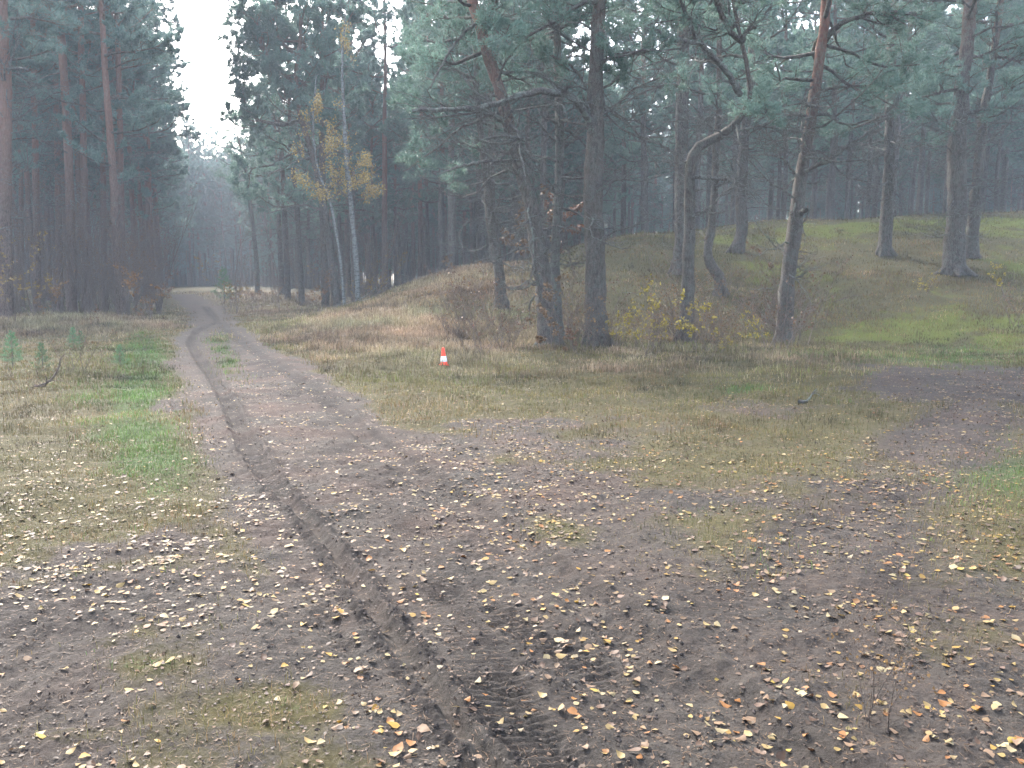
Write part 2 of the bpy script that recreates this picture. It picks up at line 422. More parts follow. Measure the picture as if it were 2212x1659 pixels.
def ground_rough(X, Y, dirt):
    """small relief laid over H: ruts, treads, hoof and boot marks, clumps"""
    dl, al, sl_ = dist_path(X, Y, RUT_L); dr, ar, _ = dist_path(X, Y, RUT_R); dt, at_, st_ = dist_path(X, Y, TREAD); d2, a2, s2 = dist_path(X, Y, TREAD2)
    r = np.hypot(X, Y)
    wob = noise2(X, Y, 71, 1.8, 2) * .015
    d = dl + wob
    wr = .036 + .06 * sstep((Y - 4.6) / 3.5)
    z = -(.028 + .25 * (wr - .036)) * np.exp(-(d / wr) ** 4) + .02 * np.exp(-((d - wr - .035) / .028) ** 2)
    z += -.035 * np.exp(-((dr + wob) / .13) ** 4) + .014 * np.exp(-((dr + wob - .2) / .07) ** 2)
    churn = np.exp(-((d - wr - .04) / .05) ** 2) + .7 * blob(X, Y, 1180, 1390, 160, 60)
    z += churn * noise2(X, Y, 81, 22, 3) * .014
    fine = sstep((9 - r) / 4)
    def tread(dd, aa, ss, w, sp, amp):
        m = np.exp(-(dd / w) ** 6)
        ph = aa / sp + np.abs(dd) * 6 * ss
        return m * (amp * np.tanh(2.5 * np.sin(2 * PI * ph)) - amp * 1.2) * (0.55 + .45 * noise2(X, Y, 91, 2.5, 2))
    z += fine * tread(dt, at_, st_, .12, .045, .011) + fine * tread(d2, a2, s2, .09, .05, .009)
    z += fine * tread(np.abs(dl - .24), al, sl_, .05, .035, .0055)
    nt_ = 1 - .8 * np.exp(-(dt / .14) ** 4) * fine
    z += nt_ * dirt * (noise2(X, Y, 101, 2.2, 4) * .022 + noise2(X, Y, 105, 6, 3) * .013 + noise2(X, Y, 111, 16, 3) * .010 * sstep((14 - r) / 8))
    z += (1 - dirt) * (noise2(X, Y, 121, 1.3, 4) * .04 + noise2(X, Y, 131, 7, 3) * .012) * sstep((r - 1) / 3)
    return z

rr = [0.3, .6, .9, 1.2, 1.5]
q = 1.7
while q < 460:
    rr.append(q); q *= 1.0036 if q < 8 else (1.0075 if q < 60 else 1.035)
rr = np.array(rr)
aa = np.concatenate([np.radians(np.arange(-34, 34, .105)), np.radians(np.arange(34, 326, 3.0))])
na, nr = len(aa), len(rr)
RG, AG = np.meshgrid(rr, aa, indexing='ij')
GX = (RG * np.sin(AG)).ravel(); GY = (RG * np.cos(AG)).ravel()
gd, gg, gt, gm, gw, gl = masks(GX, GY)
GZ = H(GX, GY) + ground_rough(GX, GY, gd)
i, j = np.meshgrid(np.arange(nr - 1), np.arange(na), indexing='ij')
a = i * na + j; b = i * na + (j + 1) % na
quads = np.stack([a, a + na, b + na, b], -1).reshape(-1, 4)[:, ::-1]
tri = np.stack([np.full(na, nr * na), np.arange(na), (np.arange(na) + 1) % na], -1)[:, ::-1]
GV = np.concatenate([np.stack([GX, GY, GZ], 1), [[0, 0, float(H(0, 0))]]])
def c3(a, b, c): return np.concatenate([np.stack([a, b, c], 1), [[1, 0, 0]]])

k = NM('forest_ground')
g = k.n('ShaderNodeNewGeometry').outputs['Position']
A = k.n('ShaderNodeSeparateColor'); k.l(k.n('ShaderNodeAttribute', attribute_name='A').outputs['Color'], A.inputs[0])
B = k.n('ShaderNodeSeparateColor'); k.l(k.n('ShaderNodeAttribute', attribute_name='B').outputs['Color'], B.inputs[0])
nf = k.noise(g, 30, 6, .7); nm_ = k.noise(g, 6, 5, .65); nh = k.noise(g, 95, 5, .8); ng_ = k.noise(g, 210, 3, .8); nl = k.noise(g, 1.2, 4)
dirtc = k.mix(k.ramp(nf, .3, .7), (.043, .038, .033), (.116, .103, .089))
dirtc = k.mix(k.math('MULTIPLY', k.ramp(nm_, .45, .7), .5), dirtc, (.085, .066, .056))
dirtc = k.mix(k.math('MULTIPLY', k.ramp(nh, .5, .62), .8), dirtc, (.021, .017, .013))
dirtc = k.mix(k.math('MULTIPLY', k.ramp(ng_, .52, .7), .5), dirtc, (.20, .175, .145))
dirtc = k.mix(k.math('MULTIPLY', k.math('MULTIPLY', B.outputs[2], k.ramp(nl, .4, .65)), .6), dirtc, (.14, .085, .066))
dirtc = k.mix(k.math('MULTIPLY', B.outputs[1], .85), dirtc, (.032, .027, .024))
gr = k.mix(k.ramp(nf, .3, .7), (.045, .037, .018), (.15, .128, .052))
gr = k.mix(k.math('MULTIPLY', k.ramp(nm_, .4, .65), .6), gr, (.085, .085, .038))
gr = k.mix(k.math('MULTIPLY', k.ramp(nh, .5, .7), .55), gr, (.045, .032, .022))
gre = k.mix(k.ramp(nf, .35, .65), (.045, .075, .022), (.10, .15, .045))
tn = k.mix(k.ramp(nf, .3, .7), (.08, .06, .038), (.22, .165, .10))
mo = k.mix(k.ramp(nf, .3, .7), (.07, .085, .02), (.19, .215, .035))
def soft(m, n, w): return k.ramp(k.math('ADD', m, k.math('MULTIPLY', k.math('SUBTRACT', n, .5), w)), .3, .7)
c = k.mix(soft(A.outputs[2], nf, 1.0), gr, tn)
c = k.mix(soft(B.outputs[0], nf, 1.1), c, mo)
c = k.mix(soft(A.outputs[1], nf, 1.3), c, gre)
c = k.mix(soft(A.outputs[0], nf, 1.0), c, dirtc)
bh = k.math('ADD', nf, k.math('MULTIPLY', nh, .8))
rg = k.math('SUBTRACT', .95, k.math('MULTIPLY', k.math('MULTIPLY', A.outputs[0], B.outputs[1]), .3))
M['ground'] = k.bsdf(c, .95, bh, .02, .8, .12, val=.47)
gme = mesh_np('forest_ground', GV, [quads, tri], [M['ground']], col={'A': c3(gd, gg, gt), 'B': c3(gm, gw, gl)})
tag(mobj('ground', gme), kind='structure')

def gz(x, y):
    x = np.atleast_1d(np.asarray(x, float)); y = np.atleast_1d(np.asarray(y, float))
    d = masks(x, y)[0]
    return H(x, y) + ground_rough(x, y, d)

# ------------------------------------------------------------------ trees
def limb(T, rng, p, d, L, r, lev, tips, live, wig=.25, lift=.1, tm=1, kids=1.0, sides=(5, 4, 3, 3), upb=0.0):
    n = (4, 5, 7, 10)[lev]
    P = [p]; dd = unit(d)
    for i in range(n - 1):
        dd = unit(dd + rng.normal(0, wig, 3) + np.array([0, 0, lift * (i / n + .2)]))
        P.append(P[-1] + dd * L / (n - 1))
    P = np.array(P)
    T.add(P, np.linspace(r, r * .28, n), sides[3 - lev], tm)
    if lev > 0:
        nk = max(2, int((2.2 + L * 2.6) * kids * rng.uniform(.7, 1.3)))
        for t in np.sort(rng.uniform(.22, .98, nk)):
            i = min(int(t * (n - 1)), n - 2); f = t * (n - 1) - i
            q = P[i] * (1 - f) + P[i + 1] * f
            ax = unit(P[i + 1] - P[i])
            sidev = unit(np.cross(ax, [0, 0, 1])) * rng.choice([-1, 1])
            dv = unit(ax * rng.uniform(.5, 1.1) + sidev * rng.uniform(.6, 1.1) + np.array([0, 0, rng.normal(.1, .35) + upb]))
            limb(T, rng, q, dv, L * rng.uniform(.28, .52) * (1.15 - .5 * t), max(r * (1 - .7 * t) * .55, .0048), lev - 1, tips, live, wig * 1.1, lift * 1.2, tm, kids, sides, upb)
    if live and lev <= 1:
        for f in (np.linspace(.35, 1, 4) if lev == 1 else np.linspace(.25, 1, 4)):
            i = min(int(f * (n - 1)), n - 2); g_ = f * (n - 1) - i
            tips.append((P[i] * (1 - g_) + P[i + 1] * g_, unit(P[i + 1] - P[i])))
    return P

def tufts(tips, rng, k=8, ln=(.09, .17), w=.014, spread=.75, jit=.03):
    if not tips: return np.zeros((0, 3)), np.zeros((0, 3), int)
    P = np.array([t[0] for t in tips]); D = np.array([t[1] for t in tips])
    P = np.repeat(P, k, 0) + rng.normal(0, jit, (len(P) * k, 3)); D = np.repeat(D, k, 0)
    d = unit(D * .7 + rng.normal(0, spread, D.shape) + [0, 0, .18])
    L = rng.uniform(ln[0], ln[1], (len(P), 1))
    s = unit(np.cross(d, rng.normal(0, 1, d.shape))) * w * .5 * rng.uniform(.7, 1.4, (len(P), 1))
    V = np.stack([P - s, P + s, P + d * L], 1).reshape(-1, 3)
    return V, np.arange(len(V)).reshape(-1, 3)

def trunk_mesh(P, R, mat, rng, name='trunk', sides=12, n=46, flare=1.18, stubs=9):
    Q, r = smooth_path(P, n, R)
    s = np.concatenate([[0], np.cumsum(np.linalg.norm(np.diff(Q, axis=0), axis=1))])
    r = r * (1 + (flare - 1) * np.exp(-s / .25)) * (1 + rng.normal(0, .035, n))
    Q[:, :2] += np.cumsum(rng.normal(0, .004, (n, 2)), 0)
    T = Tubes(); T.add(Q, r, sides)
    for q_ in range(6 if stubs else 0):
        az = q_ * 1.05 + rng.uniform(-.3, .3); d = np.array([math.cos(az), math.sin(az), 0]); e_ = rng.uniform(1.15, 1.6) * r[0]
        T.add(np.array([Q[0] + d * r[0] * .55 + [0, 0, .34], Q[0] + d * r[0] * .85 + [0, 0, .15], Q[0] + d * e_ * .75 + [0, 0, .07], Q[0] + d * e_ + [0, 0, -.01]]), [r[0] * .25, r[0] * .28, r[0] * .2, r[0] * .08], 7)
    for _ in range(int(stubs)):
        i = rng.randint(2, n - 4); az = rng.uniform(0, 6.28); d = np.array([math.cos(az), math.sin(az), rng.uniform(-.1, .5)])
        L = rng.uniform(.03, .22); T.add(np.array([Q[i] + d * r[i] * .6, Q[i] + d * (r[i] + L * .5), Q[i] + d * (r[i] + L)]), [.02, .015, .008], 5)
    return T.mesh(name, [mat], rng, .07), Q, r

def at_h(Q, h):
    i = int(np.clip(np.searchsorted(Q[:, 2], h), 1, len(Q) - 1)); f = np.clip((h - Q[i-1, 2]) / (Q[i, 2] - Q[i-1, 2] + 1e-6), 0, 1)
    return Q[i-1] * (1 - f) + Q[i] * f

def pine_parts(seed, P, R, cb, spread, nlive, ndead, needles, barkm, dead_from=.25, kids=1.0, dense=8, split=True, custom=(), ln=(.09, .17), w=.014, deadlen=1.0):
    """returns list of (name, mesh): trunk, dead branches, crown"""
    rng = np.random.RandomState(seed)
    out = []
    me, Q, r = trunk_mesh(P, R, barkm, rng)
    out.append(('trunk', me, None))
    top = Q[-1, 2]; tips = []; T = Tubes(); a0 = rng.uniform(0, 6)
    for i in range(nlive):
        f = (i + rng.uniform(0, .9)) / nlive
        h = cb + (top - cb) * f ** .9
        p = at_h(Q, h); a0 += 2.4 + rng.normal(0, .5)
        L = spread * (math.sin(PI * min(1, .22 + f * .74)) ** .8) * rng.uniform(.65, 1.2)
        el = -.15 + .75 * f + rng.normal(0, .16)
        d = np.array([math.cos(a0) * math.cos(el), math.sin(a0) * math.cos(el), math.sin(el)])
        limb(T, rng, p, d, L, .012 + .016 * L, 2 if L < 1.6 else 3 if L > 3.2 else 2, tips, True, .2, .16, 0, kids)
    V, Tn = tufts(tips, rng, dense, ln, w)
    out.append(('crown', T.mesh('crown', [M['bark_branch'], needles], extra=(V, Tn, 1)), None))
    for i in range(ndead):
        T = Tubes(); f = rng.uniform(dead_from, 1.05); h = cb * f
        p = at_h(Q, h); az = rng.uniform(0, 2 * PI); el = rng.uniform(-.35, .45)
        L = rng.uniform(.6, 2.9) * (.5 + .6 * f) * deadlen
        limb(T, rng, p, np.array([math.cos(az) * math.cos(el), math.sin(az) * math.cos(el), math.sin(el)]), L, .008 + .011 * L, 2 if L > .8 else 1, [], False, .3, .0, 0, 1.15)
        out.append(('dead_branch', T.mesh('dead_branch', [M['bark_dead']]), None))
    for P3, r0, r1, live, lv in custom:
        T = Tubes(); tp = []
        Qc, rc = smooth_path(P3, 22, np.linspace(r0, r1, len(P3)))
        Qc[1:-1] += rng.normal(0, .014, Qc[1:-1].shape)
        T.add(Qc, rc, 8)
        nk = int(9 * lv)
        for t in rng.uniform(.25, 1, nk):
            i = min(int(t * 21), 20); ax = unit(Qc[i+1] - Qc[i])
            dv = unit(ax * .6 + rng.normal(0, .6, 3) + [0, 0, .15])
            limb(T, rng, Qc[i], dv, rng.uniform(.4, 1.3) * (1.2 if live else .8), rc[i] * .45, 2 if live else 1, tp, live, .28, .1, 0, .9)
        V, Tn = tufts(tp, rng, dense, ln, w)
        if len(V): out.append(('branch', T.mesh('branch', [M['bark_branch'], needles], extra=(V, Tn, 1)), None))
        else: out.append(('branch', T.mesh('branch', [M['bark_dead'] if not live else M['bark_branch']]), None))
    return out

def put_tree(name, parts, loc, rz, sc, label, cat, group=None):
    e = empty(name, loc, rz, sc); tag(e, label, cat, group)
    for nm, me, _ in parts: mobj(nm, me, e)
    return e

# --- prototypes for the ranks behind
def straight(h, r, lean, seed, crook=.12):
    rng = np.random.RandomState(seed); n = 9
    z = np.linspace(0, h, n); x = np.cumsum(rng.normal(0, crook, n)) * z / h + lean * z; y = np.cumsum(rng.normal(0, crook, n)) * z / h
    x -= x[0]; y -= y[0]
    R = r * (1 - .82 * (z / h) ** 1.3)
    return np.stack([x, y, z], 1), R

TALL = []
for sd_ in range(4):
    P, R = straight(21 + sd_ % 3 * 1.2, .17 + .02 * (sd_ % 2), .01 * (sd_ - 1.5), 40 + sd_, .08)
    TALL.append(pine_parts(100 + sd_, P, R, 8.2 - sd_ * .8, 3.0, 34, 9, M['needles_tall'], M['bark_tall'], .3, .75, 13, ln=(.14, .26), w=.038, deadlen=.9))
MID = []
for sd_ in range(4):
    P, R = straight(16.5 + sd_ * .6, .15 + .015 * sd_, .012 * (sd_ - 1.5), 60 + sd_, .14)
    MID.append(pine_parts(200 + sd_, P, R, 5.2 + (sd_ % 2) * .8, 3.1, 36, 12, M['needles'], M['bark_brown'], .25, .75, 13, ln=(.14, .25), w=.036))

rs = np.random.RandomState(77)
placed = []
def try_place(x, y, dmin):
    for (a, b) in placed:
        if (a - x) ** 2 + (b - y) ** 2 < dmin * dmin: return False
    placed.append((x, y)); return True
def edgeL(Y): return -15.6 - .351 * (Y - 36)
def edgeR(Y): return -10.9 - .368 * (Y - 58)

# --- hero trees: measured trunks, each with its own shape
def hero(name, pts, widths, seed, label, cat='pine tree', top=15, cb=5.5, spread=2.9, nlive=26, ndead=14, barkm='bark_brown', needles='needles', customs=(), base=None, dfrom=.25, dense=9, kids=1.0, depth=0.0, group=None, ln=(.09, .17), w=.015):
    b = hit(*pts[0]) if base is None else WP(pts[0][0], pts[0][1], base)
    Y = b[1]
    b[2] = float(H(b[0], b[1])) - .06
    pl = [b]
    rg = np.random.RandomState(seed)
    for i, (px, py) in enumerate(pts[1:]):
        pl.append(WP(px, py, Y + depth * (i + 1) + rg.normal(0, .05)))
    R = [wd / 2 / F * Y for wd in widths]
    ndead = int(ndead * 2.6)
    if len(R) < len(pl): R = list(np.interp(np.linspace(0, 1, len(pl)), np.linspace(0, 1, len(R)), R))
    last = pl[-1].copy(); dirv = unit(pl[-1] - pl[-2]); rem = b[2] + top - last[2]
    kx = 3; r_last = R[-1]
    for i in range(kx):
        dirv = unit(dirv + np.array([rg.normal(0, .1), rg.normal(0, .1), .25]))
        pl.append(pl[-1] + dirv * max(rem, 1.5) / kx / max(dirv[2], .4)); R.append(r_last * (1 - (i + 1) / (kx + .4)))
    P = np.array(pl) - b
    cs = []
    for cpts, w0, w1, live, lv in customs:
        q = [WP(px, py, Y + (0 if i == 0 else .15 * i * (1 if k_ % 2 else -1))) - b for k_, (i, (px, py)) in enumerate(enumerate(cpts))]
        q = [WP(px, py, Y - (.3 * min(i, 3) + .08 * i if w0 > 7 else .12 * i)) - b for i, (px, py) in enumerate(cpts)]
        cs.append((np.array(q), w0 / 2 / F * Y, w1 / 2 / F * Y, live, lv))
    parts = pine_parts(seed, P, R, cb, spread, nlive, ndead, M[needles], M[barkm], dfrom, kids, dense, custom=cs, ln=ln, w=w)
    placed.append((b[0], b[1]))
    return put_tree(name, parts, tuple(b), 0, 1, label, cat, group)

hero('pine_tree', [(1187, 750), (1169, 586), (1140, 422), (1117, 342), (1089, 234), (1061, 141), (1037, 61), (1019, 0)], [46, 34, 28, 25, 24, 22, 22], 1,
     'leaning pine with its trunk tilting left above the orange cone side', top=13, cb=6.0, ndead=20, barkm='bark',
     customs=[([(1117, 349), (1065, 347), (1005, 357), (948, 377)], 9, 4, False, 1.2), ([(1037, 70), (1060, 30), (1080, -20)], 10, 6, True, 1.0),
              ([(1040, 40), (1005, 70), (960, 130), (930, 190)], 8, 3, False, 1.4), ([(1089, 240), (1010, 270), (930, 330), (870, 370)], 6, 2, True, .8)])
hero('pine_tree', [(1201, 734), (1199, 563), (1209, 422), (1211, 281), (1206, 141), (1204, 47)], [34, 22, 20, 18, 17, 15], 2,
     'slender lichen-grey pine just right of the leaning pine', top=13, cb=7.4, ndead=22, barkm='bark_grey',
     customs=[([(1206, 163), (1150, 165), (1100, 172)], 8, 4, False, .5), ([(1205, 400), (1160, 410), (1110, 440)], 5, 2, False, .8)])
hero('pine_tree', [(1290, 747), (1286, 600), (1281, 422), (1286, 281), (1288, 141), (1294, 60), (1300, 0)], [52, 44, 40, 37, 30, 27, 26], 3,
     'thick upright pine with a long arching branch reaching left', top=14.5, cb=7.4, spread=3.4, ndead=16,
     customs=[([(1283, 300), (1262, 239), (1234, 211), (1192, 199), (1126, 206), (1075, 225), (1023, 234), (958, 236), (890, 240)], 18, 7, False, 2.2),
              ([(1280, 262), (1262, 215), (1252, 185)], 8, 3, False, 0), ([(1286, 140), (1340, 118), (1400, 110)], 9, 4, True, 1.2),
              ([(1286, 230), (1240, 150), (1190, 120)], 7, 3, True, 1.0)])
hero('pine_tree', [(1083, 664), (1077, 577), (1061, 492), (1051, 399), (1040, 305), (1033, 234), (1025, 100)], [30, 22, 20, 17, 14, 12, 10], 4,
     'thin dark pine standing alone on the grassy left flank of the hill', top=12, cb=5.6, ndead=18, spread=2.6, nlive=30)
hero('pine_tree', [(1477, 741), (1484, 660), (1487, 563), (1491, 440), (1493, 366), (1502, 325), (1530, 305), (1568, 286), (1596, 258), (1619, 211), (1615, 150), (1602, 90)], [36, 30, 26, 24, 21, 20, 20, 18, 14, 10, 9, 8], 5,
     'crooked pine whose trunk bends sharply right then up again', top=12, cb=7.4, ndead=8, spread=2.4, nlive=20,
     customs=[([(1488, 384), (1528, 384), (1568, 388)], 9, 6, False, 0), ([(1600, 205), (1575, 164), (1540, 124), (1505, 94), (1477, 89), (1392, 61)], 13, 7, False, 2.0),
              ([(1505, 94), (1492, 50), (1475, 20), (1465, -20)], 9, 6, True, 1.0), ([(1602, 90), (1575, 65), (1555, 20), (1545, -20)], 12, 10, True, .8),
              ([(1602, 100), (1612, 70), (1635, 55)], 8, 4, False, .5), ([(1596, 258), (1650, 235), (1700, 225)], 6, 3, True, .9)])
hero('pine_tree', [(1466, 590), (1470, 539), (1472, 422), (1472, 281), (1474, 188), (1477, 0)], [34, 30, 28, 28, 26, 22], 6,
     'straight thick pine directly behind the crooked bending pine', top=14, cb=7.0, ndead=14,
     customs=[([(1470, 340), (1430, 315), (1380, 300)], 6, 3, False, .8)])
hero('pine_tree', [(1557, 638), (1554, 600), (1535, 572), (1528, 539), (1535, 507), (1541, 446), (1546, 328), (1552, 234), (1552, 70)], [26, 24, 22, 19, 18, 16, 14, 12, 10], 7,
     'small pine with a hooked S-shaped foot midway up the slope', top=11, cb=5.8, ndead=14, spread=2.0, nlive=18)
hero('pine_tree', [(1590, 545), (1603, 500), (1601, 446), (1603, 352), (1615, 234), (1620, 188), (1625, 60)], [30, 26, 21, 20, 18, 17, 14], 8,
     'grey pine with a swollen foot bent left near the hilltop', top=12, cb=5.4, ndead=14,)
hero('pine_tree', [(1692, 742), (1704, 586), (1719, 492), (1728, 413), (1742, 328), (1758, 225), (1768, 150), (1780, 61), (1786, 0)], [38, 32, 30, 26, 24, 23, 22, 21, 20], 9,
     'right-leaning pine with grey foot, red upper bark and forked branches', barkm='bark', top=12.5, cb=6.4, ndead=14, spread=2.8,
     customs=[([(1730, 372), (1755, 363), (1792, 345), (1825, 319), (1881, 281), (1930, 230)], 10, 3, False, 1.6), ([(1783, 90), (1815, 52), (1858, 35), (1918, 26), (1980, 30)], 12, 6, True, 1.5),
              ([(1722, 392), (1706, 360), (1690, 342), (1624, 335)], 6, 3, False, 1.0), ([(1722, 470), (1735, 456), (1742, 453)], 12, 10, False, 0),
              ([(1760, 205), (1800, 190), (1860, 186), (1930, 185)], 7, 3, True, 1.5), ([(1756, 250), (1710, 250), (1655, 240), (1640, 225)], 6, 3, False, 1.0)])
hero('pine_tree', [(1911, 551), (1916, 445), (1921, 328), (1923, 188), (1928, 47)], [30, 25, 22, 19, 18], 10,
     'straight slim pine on bare brown needle ground below the crest', top=13, cb=5, ndead=14)
hero('pine_tree', [(1922, 475), (1930, 366), (1937, 281), (1940, 211), (1956, 180), (1965, 60)], [20, 16, 16, 15, 11, 8], 11,
     'bent dark pine peeping out behind the straight slim pine', top=11, cb=5, ndead=8, base=47)
hero('pine_tree', [(2061, 592), (2068, 469), (2071, 281), (2082, 164), (2092, 84), (2096, 0)], [50, 40, 34, 28, 27, 25], 12,
     'thickest grey pine on the right side of the slope', top=13, cb=5.0, ndead=16, spread=3.0,
     customs=[([(2082, 190), (2030, 200), (1980, 215)], 8, 3, True, 1.6), ([(2071, 250), (2110, 240), (2160, 232), (2215, 236)], 8, 4, False, 2.6)])
hero('pine_tree', [(2097, 556), (2106, 445), (2115, 352), (2125, 262), (2148, 117), (2162, 23)], [30, 24, 18, 17, 14, 14], 13,
     'slender dark pine leaning right beside the thickest grey pine', top=12, cb=5.0, ndead=14,
     customs=[([(2148, 120), (2190, 130), (2230, 150)], 7, 3, True, 1.6)])
# pines and birches right of the track
hero('pine_tree', [(729, 628), (709, 509), (691, 399), (668, 310), (650, 250), (640, 180), (652, 60)], [18, 15, 14, 13, 11, 9, 8], 14,
     'leaning pine beside the birches, its bare limb hooked up against the sky', top=16.5, cb=9, ndead=10, base=46, spread=3.0, nlive=30, kids=.9,
     customs=[([(650, 262), (611, 270), (585, 266), (554, 257), (532, 235), (520, 199), (509, 155), (516, 106), (520, 80)], 9, 3, True, 4.5),
              ([(655, 325), (611, 341), (585, 357), (545, 365), (536, 407)], 6, 2, True, 1.0), ([(691, 452), (656, 443), (611, 452), (563, 465)], 5, 2, False, .8),
              ([(640, 180), (600, 150), (565, 100), (560, 60), (530, 30), (490, 10)], 8, 3, True, 4.0), ([(640, 120), (600, 80), (590, 40), (600, 0)], 7, 3, True, 4.5)], dense=12, ln=(.12, .22), w=.026)
hero('pine_tree', [(622, 640), (616, 500), (611, 390), (605, 300)], [13, 12, 10, 8], 15, 'slim pine left of the leaning pine and nearest the track on its right', top=15, cb=6.5, ndead=9, base=60, spread=2.4)
hero('pine_tree', [(556, 632), (553, 560), (545, 480), (538, 425), (532, 380)], [11, 9, 8, 7], 16, 'pale thin pine beside the far bend of the track', top=13, cb=6.5, ndead=9, base=68, barkm='bark_grey', spread=2.2)
# pines at the left edge
hero('pine_tree', [(12, 690), (11, 487), (11, 354), (11, 177), (4, 0)], [30, 27, 25, 23, 20], 17,
     'big straight reddish pine at the left edge of the photo', top=20, cb=9.5, ndead=16, barkm='bark_tall', needles='needles_tall', spread=3.0,
     customs=[([(14, 152), (35, 100), (48, 55)], 6, 3, False, 0), ([(10, 151), (40, 148), (62, 150)], 8, 4, False, 0)])
hero('pine_tree', [(157, 688), (151, 399), (144, 266), (137, 155), (126, 0)], [20, 17, 17, 16, 15], 18,
     'tall pale-topped pine rising out of the left thicket', top=21, cb=10, ndead=14, barkm='bark_tall', needles='needles_tall', base=39)
for i, (px, w_, Y, s_) in enumerate([(72, 13, 44, -.01), (122, 12, 47, 0), (178, 14, 43, 0), (218, 11, 48, .01), (258, 13, 45, 0), (40, 9, 52, 0)]):
    hero('pine_tree', [(px + 8, 680), (px + 4, 400), (px, 200), (px - 4, 0)], [w_ * 1.2, w_, w_ * .9, w_ * .8], 300 + i,
         ['straight reddish pine, second trunk from the left edge', 'slim reddish pine just left of the pale-topped pine', 'dark pine just right of the pale-topped pine', 'slim straight pine in the middle of the left thicket',
          'reddish pine at the right side of the left thicket', 'faint slim pine close behind the big edge pine'][i], top=21, cb=8.5, ndead=9, barkm='bark_tall', needles='needles_tall', base=Y, spread=2.9, ln=(.12, .2), w=.02, nlive=30)

def scatter(protos, n, gen, dmin, label, group, name='pine_tree', smin=.85, smax=1.12, tries=60):
    c_ = 0
    for _ in range(n * tries):
        if c_ >= n: break
        x, y = gen()
        if x is None or not try_place(x, y, dmin): continue
        pr = protos[rs.randint(len(protos))]
        put_tree(name, pr, (x, y, float(H(x, y)) - .08), rs.uniform(0, 6.28), rs.uniform(smin, smax), label, 'pine tree', group); c_ += 1
    return c_
def genL():
    Y = rs.uniform(38, 125) if rs.rand() < .6 else rs.uniform(38, 70); x = edgeL(Y) - abs(rs.normal(0, 1)) * 9 * Y / 60
    return (x, Y) if x > -.66 * Y - 2 else (None, None)
def genR():
    Y = rs.uniform(54, 125); x0 = edgeR(Y); px = rs.uniform(450, 1220); x = (px - CX) / F * Y
    return (x, Y) if x > x0 else (None, None)
def genP():
    Y = rs.uniform(50, 110); px = rs.uniform(1180, 2330)
    if 1290 < px < 1560 and Y > 68: return None, None
    return (px - CX) / F * Y, Y
scatter(TALL, 95, genL, 2.0, 'tall straight pine in the hazy ranks left of the track', 'pines in the forest left of the track')
for px_, Y_, q_ in ((655, 51, 0), (612, 66, 2), (705, 47, 3)):
    x_ = (px_ - CX) / F * Y_; placed.append((x_, Y_))
    put_tree('pine_tree', MID[q_], (x_, Y_, float(H(x_, Y_)) - .08), q_ * 1.3, 1.05, ['slim dark pine close behind the leaning pine by the birches', '', 'slim pine just left of the leaning pine, standing far behind it', 'brown pine just right behind the birch with the pale spotted trunk'][q_ if q_ < 2 else q_], 'pine tree')
def genN():
    Y = rs.uniform(41, 55); px = rs.uniform(930, 1180); return (px - CX) / F * Y, Y
scatter(MID, 8, genN, 2.2, 'nearer brown pine standing just behind the grassy left end of the hill', 'pines just behind the left end of the hill')
def genRe():
    Y = rs.uniform(54, 130); return edgeR(Y) + rs.uniform(0, 2.5), Y
scatter(MID + TALL[:2], 16, genRe, 2.5, 'hazy pine lining the right edge of the far track', 'pines lining the right edge of the far track')
scatter(MID + TALL[:2], 108, genR, 2.1, 'slim dark pine in the dense stand behind the left end of the hill', 'pines in the stand behind the hill')
scatter(MID, 84, genP, 2.3, 'hazy pine on the plateau behind the crest of the hill', 'pines on the plateau beyond the crest')

# --- far forest: one mass, instances of the ranks' own trees
pts = []
for _ in range(7000):
    Y = rs.uniform(92, 190); px = rs.uniform(-250, 2460) if _ % 4 else rs.uniform(330, 620); x = (px - CX) / F * Y
    if edgeL(Y) < x < edgeR(Y) and Y < 138: continue
    if px > 1150 and rs.rand() < .62: continue
    if any((a - x) ** 2 + (b - Y) ** 2 < 3.6 for a, b in pts): continue
    pts.append((x, Y))
pts = pts[:1400]
for Y in np.arange(136, 188, 2.6):
    for px in np.arange(340, 640, 16): pts.append(((px + rs.uniform(-9, 9) - CX) / F * Y, Y + rs.uniform(-1, 1)))
pv = np.array([(x, y, float(H(x, y)) - .1) for x, y in pts])
nbig = len(pts)
for _ in range(520):
    Y = rs.uniform(95, 190); px = rs.uniform(560, 2350); pts.append(((px - CX) / F * Y, Y))
pv = np.array([(x, y, float(H(x, y)) - .1) for x, y in pts])
fm = bpy.data.meshes.new('far_forest'); fm.vertices.add(len(pv)); fm.vertices.foreach_set('co', pv.astype(np.float32).ravel())
scv = np.where((np.arange(len(pv)) % 5 < 3) & (np.arange(len(pv)) < nbig), rs.uniform(.85, 1.12, len(pv)), rs.uniform(.22, .45, len(pv))).astype(np.float32)
fm.attributes.new('sc', 'FLOAT', 'POINT').data.foreach_set('value', scv)
ff = mobj('far_forest', fm)
tag(ff, 'far-off pine forest fading into blue haze beyond the track', 'forest', kind='stuff')
ng = bpy.data.node_groups.new('far_forest', 'GeometryNodeTree')
ng.interface.new_socket('Geometry', in_out='INPUT', socket_type='NodeSocketGeometry')
ng.interface.new_socket('Geometry', in_out='OUTPUT', socket_type='NodeSocketGeometry')
gi = ng.nodes.new('NodeGroupInput'); go = ng.nodes.new('NodeGroupOutput')
jn = ng.nodes.new('GeometryNodeJoinGeometry')
idx = ng.nodes.new('GeometryNodeInputIndex')
protos = [('t', TALL[0]), ('t', TALL[2]), ('m', MID[0]), ('m', MID[1])]
def find_root(pr):
    for o in S.objects:
        if o.type == 'MESH' and o.data == pr[0][1] and o.parent: return o.parent
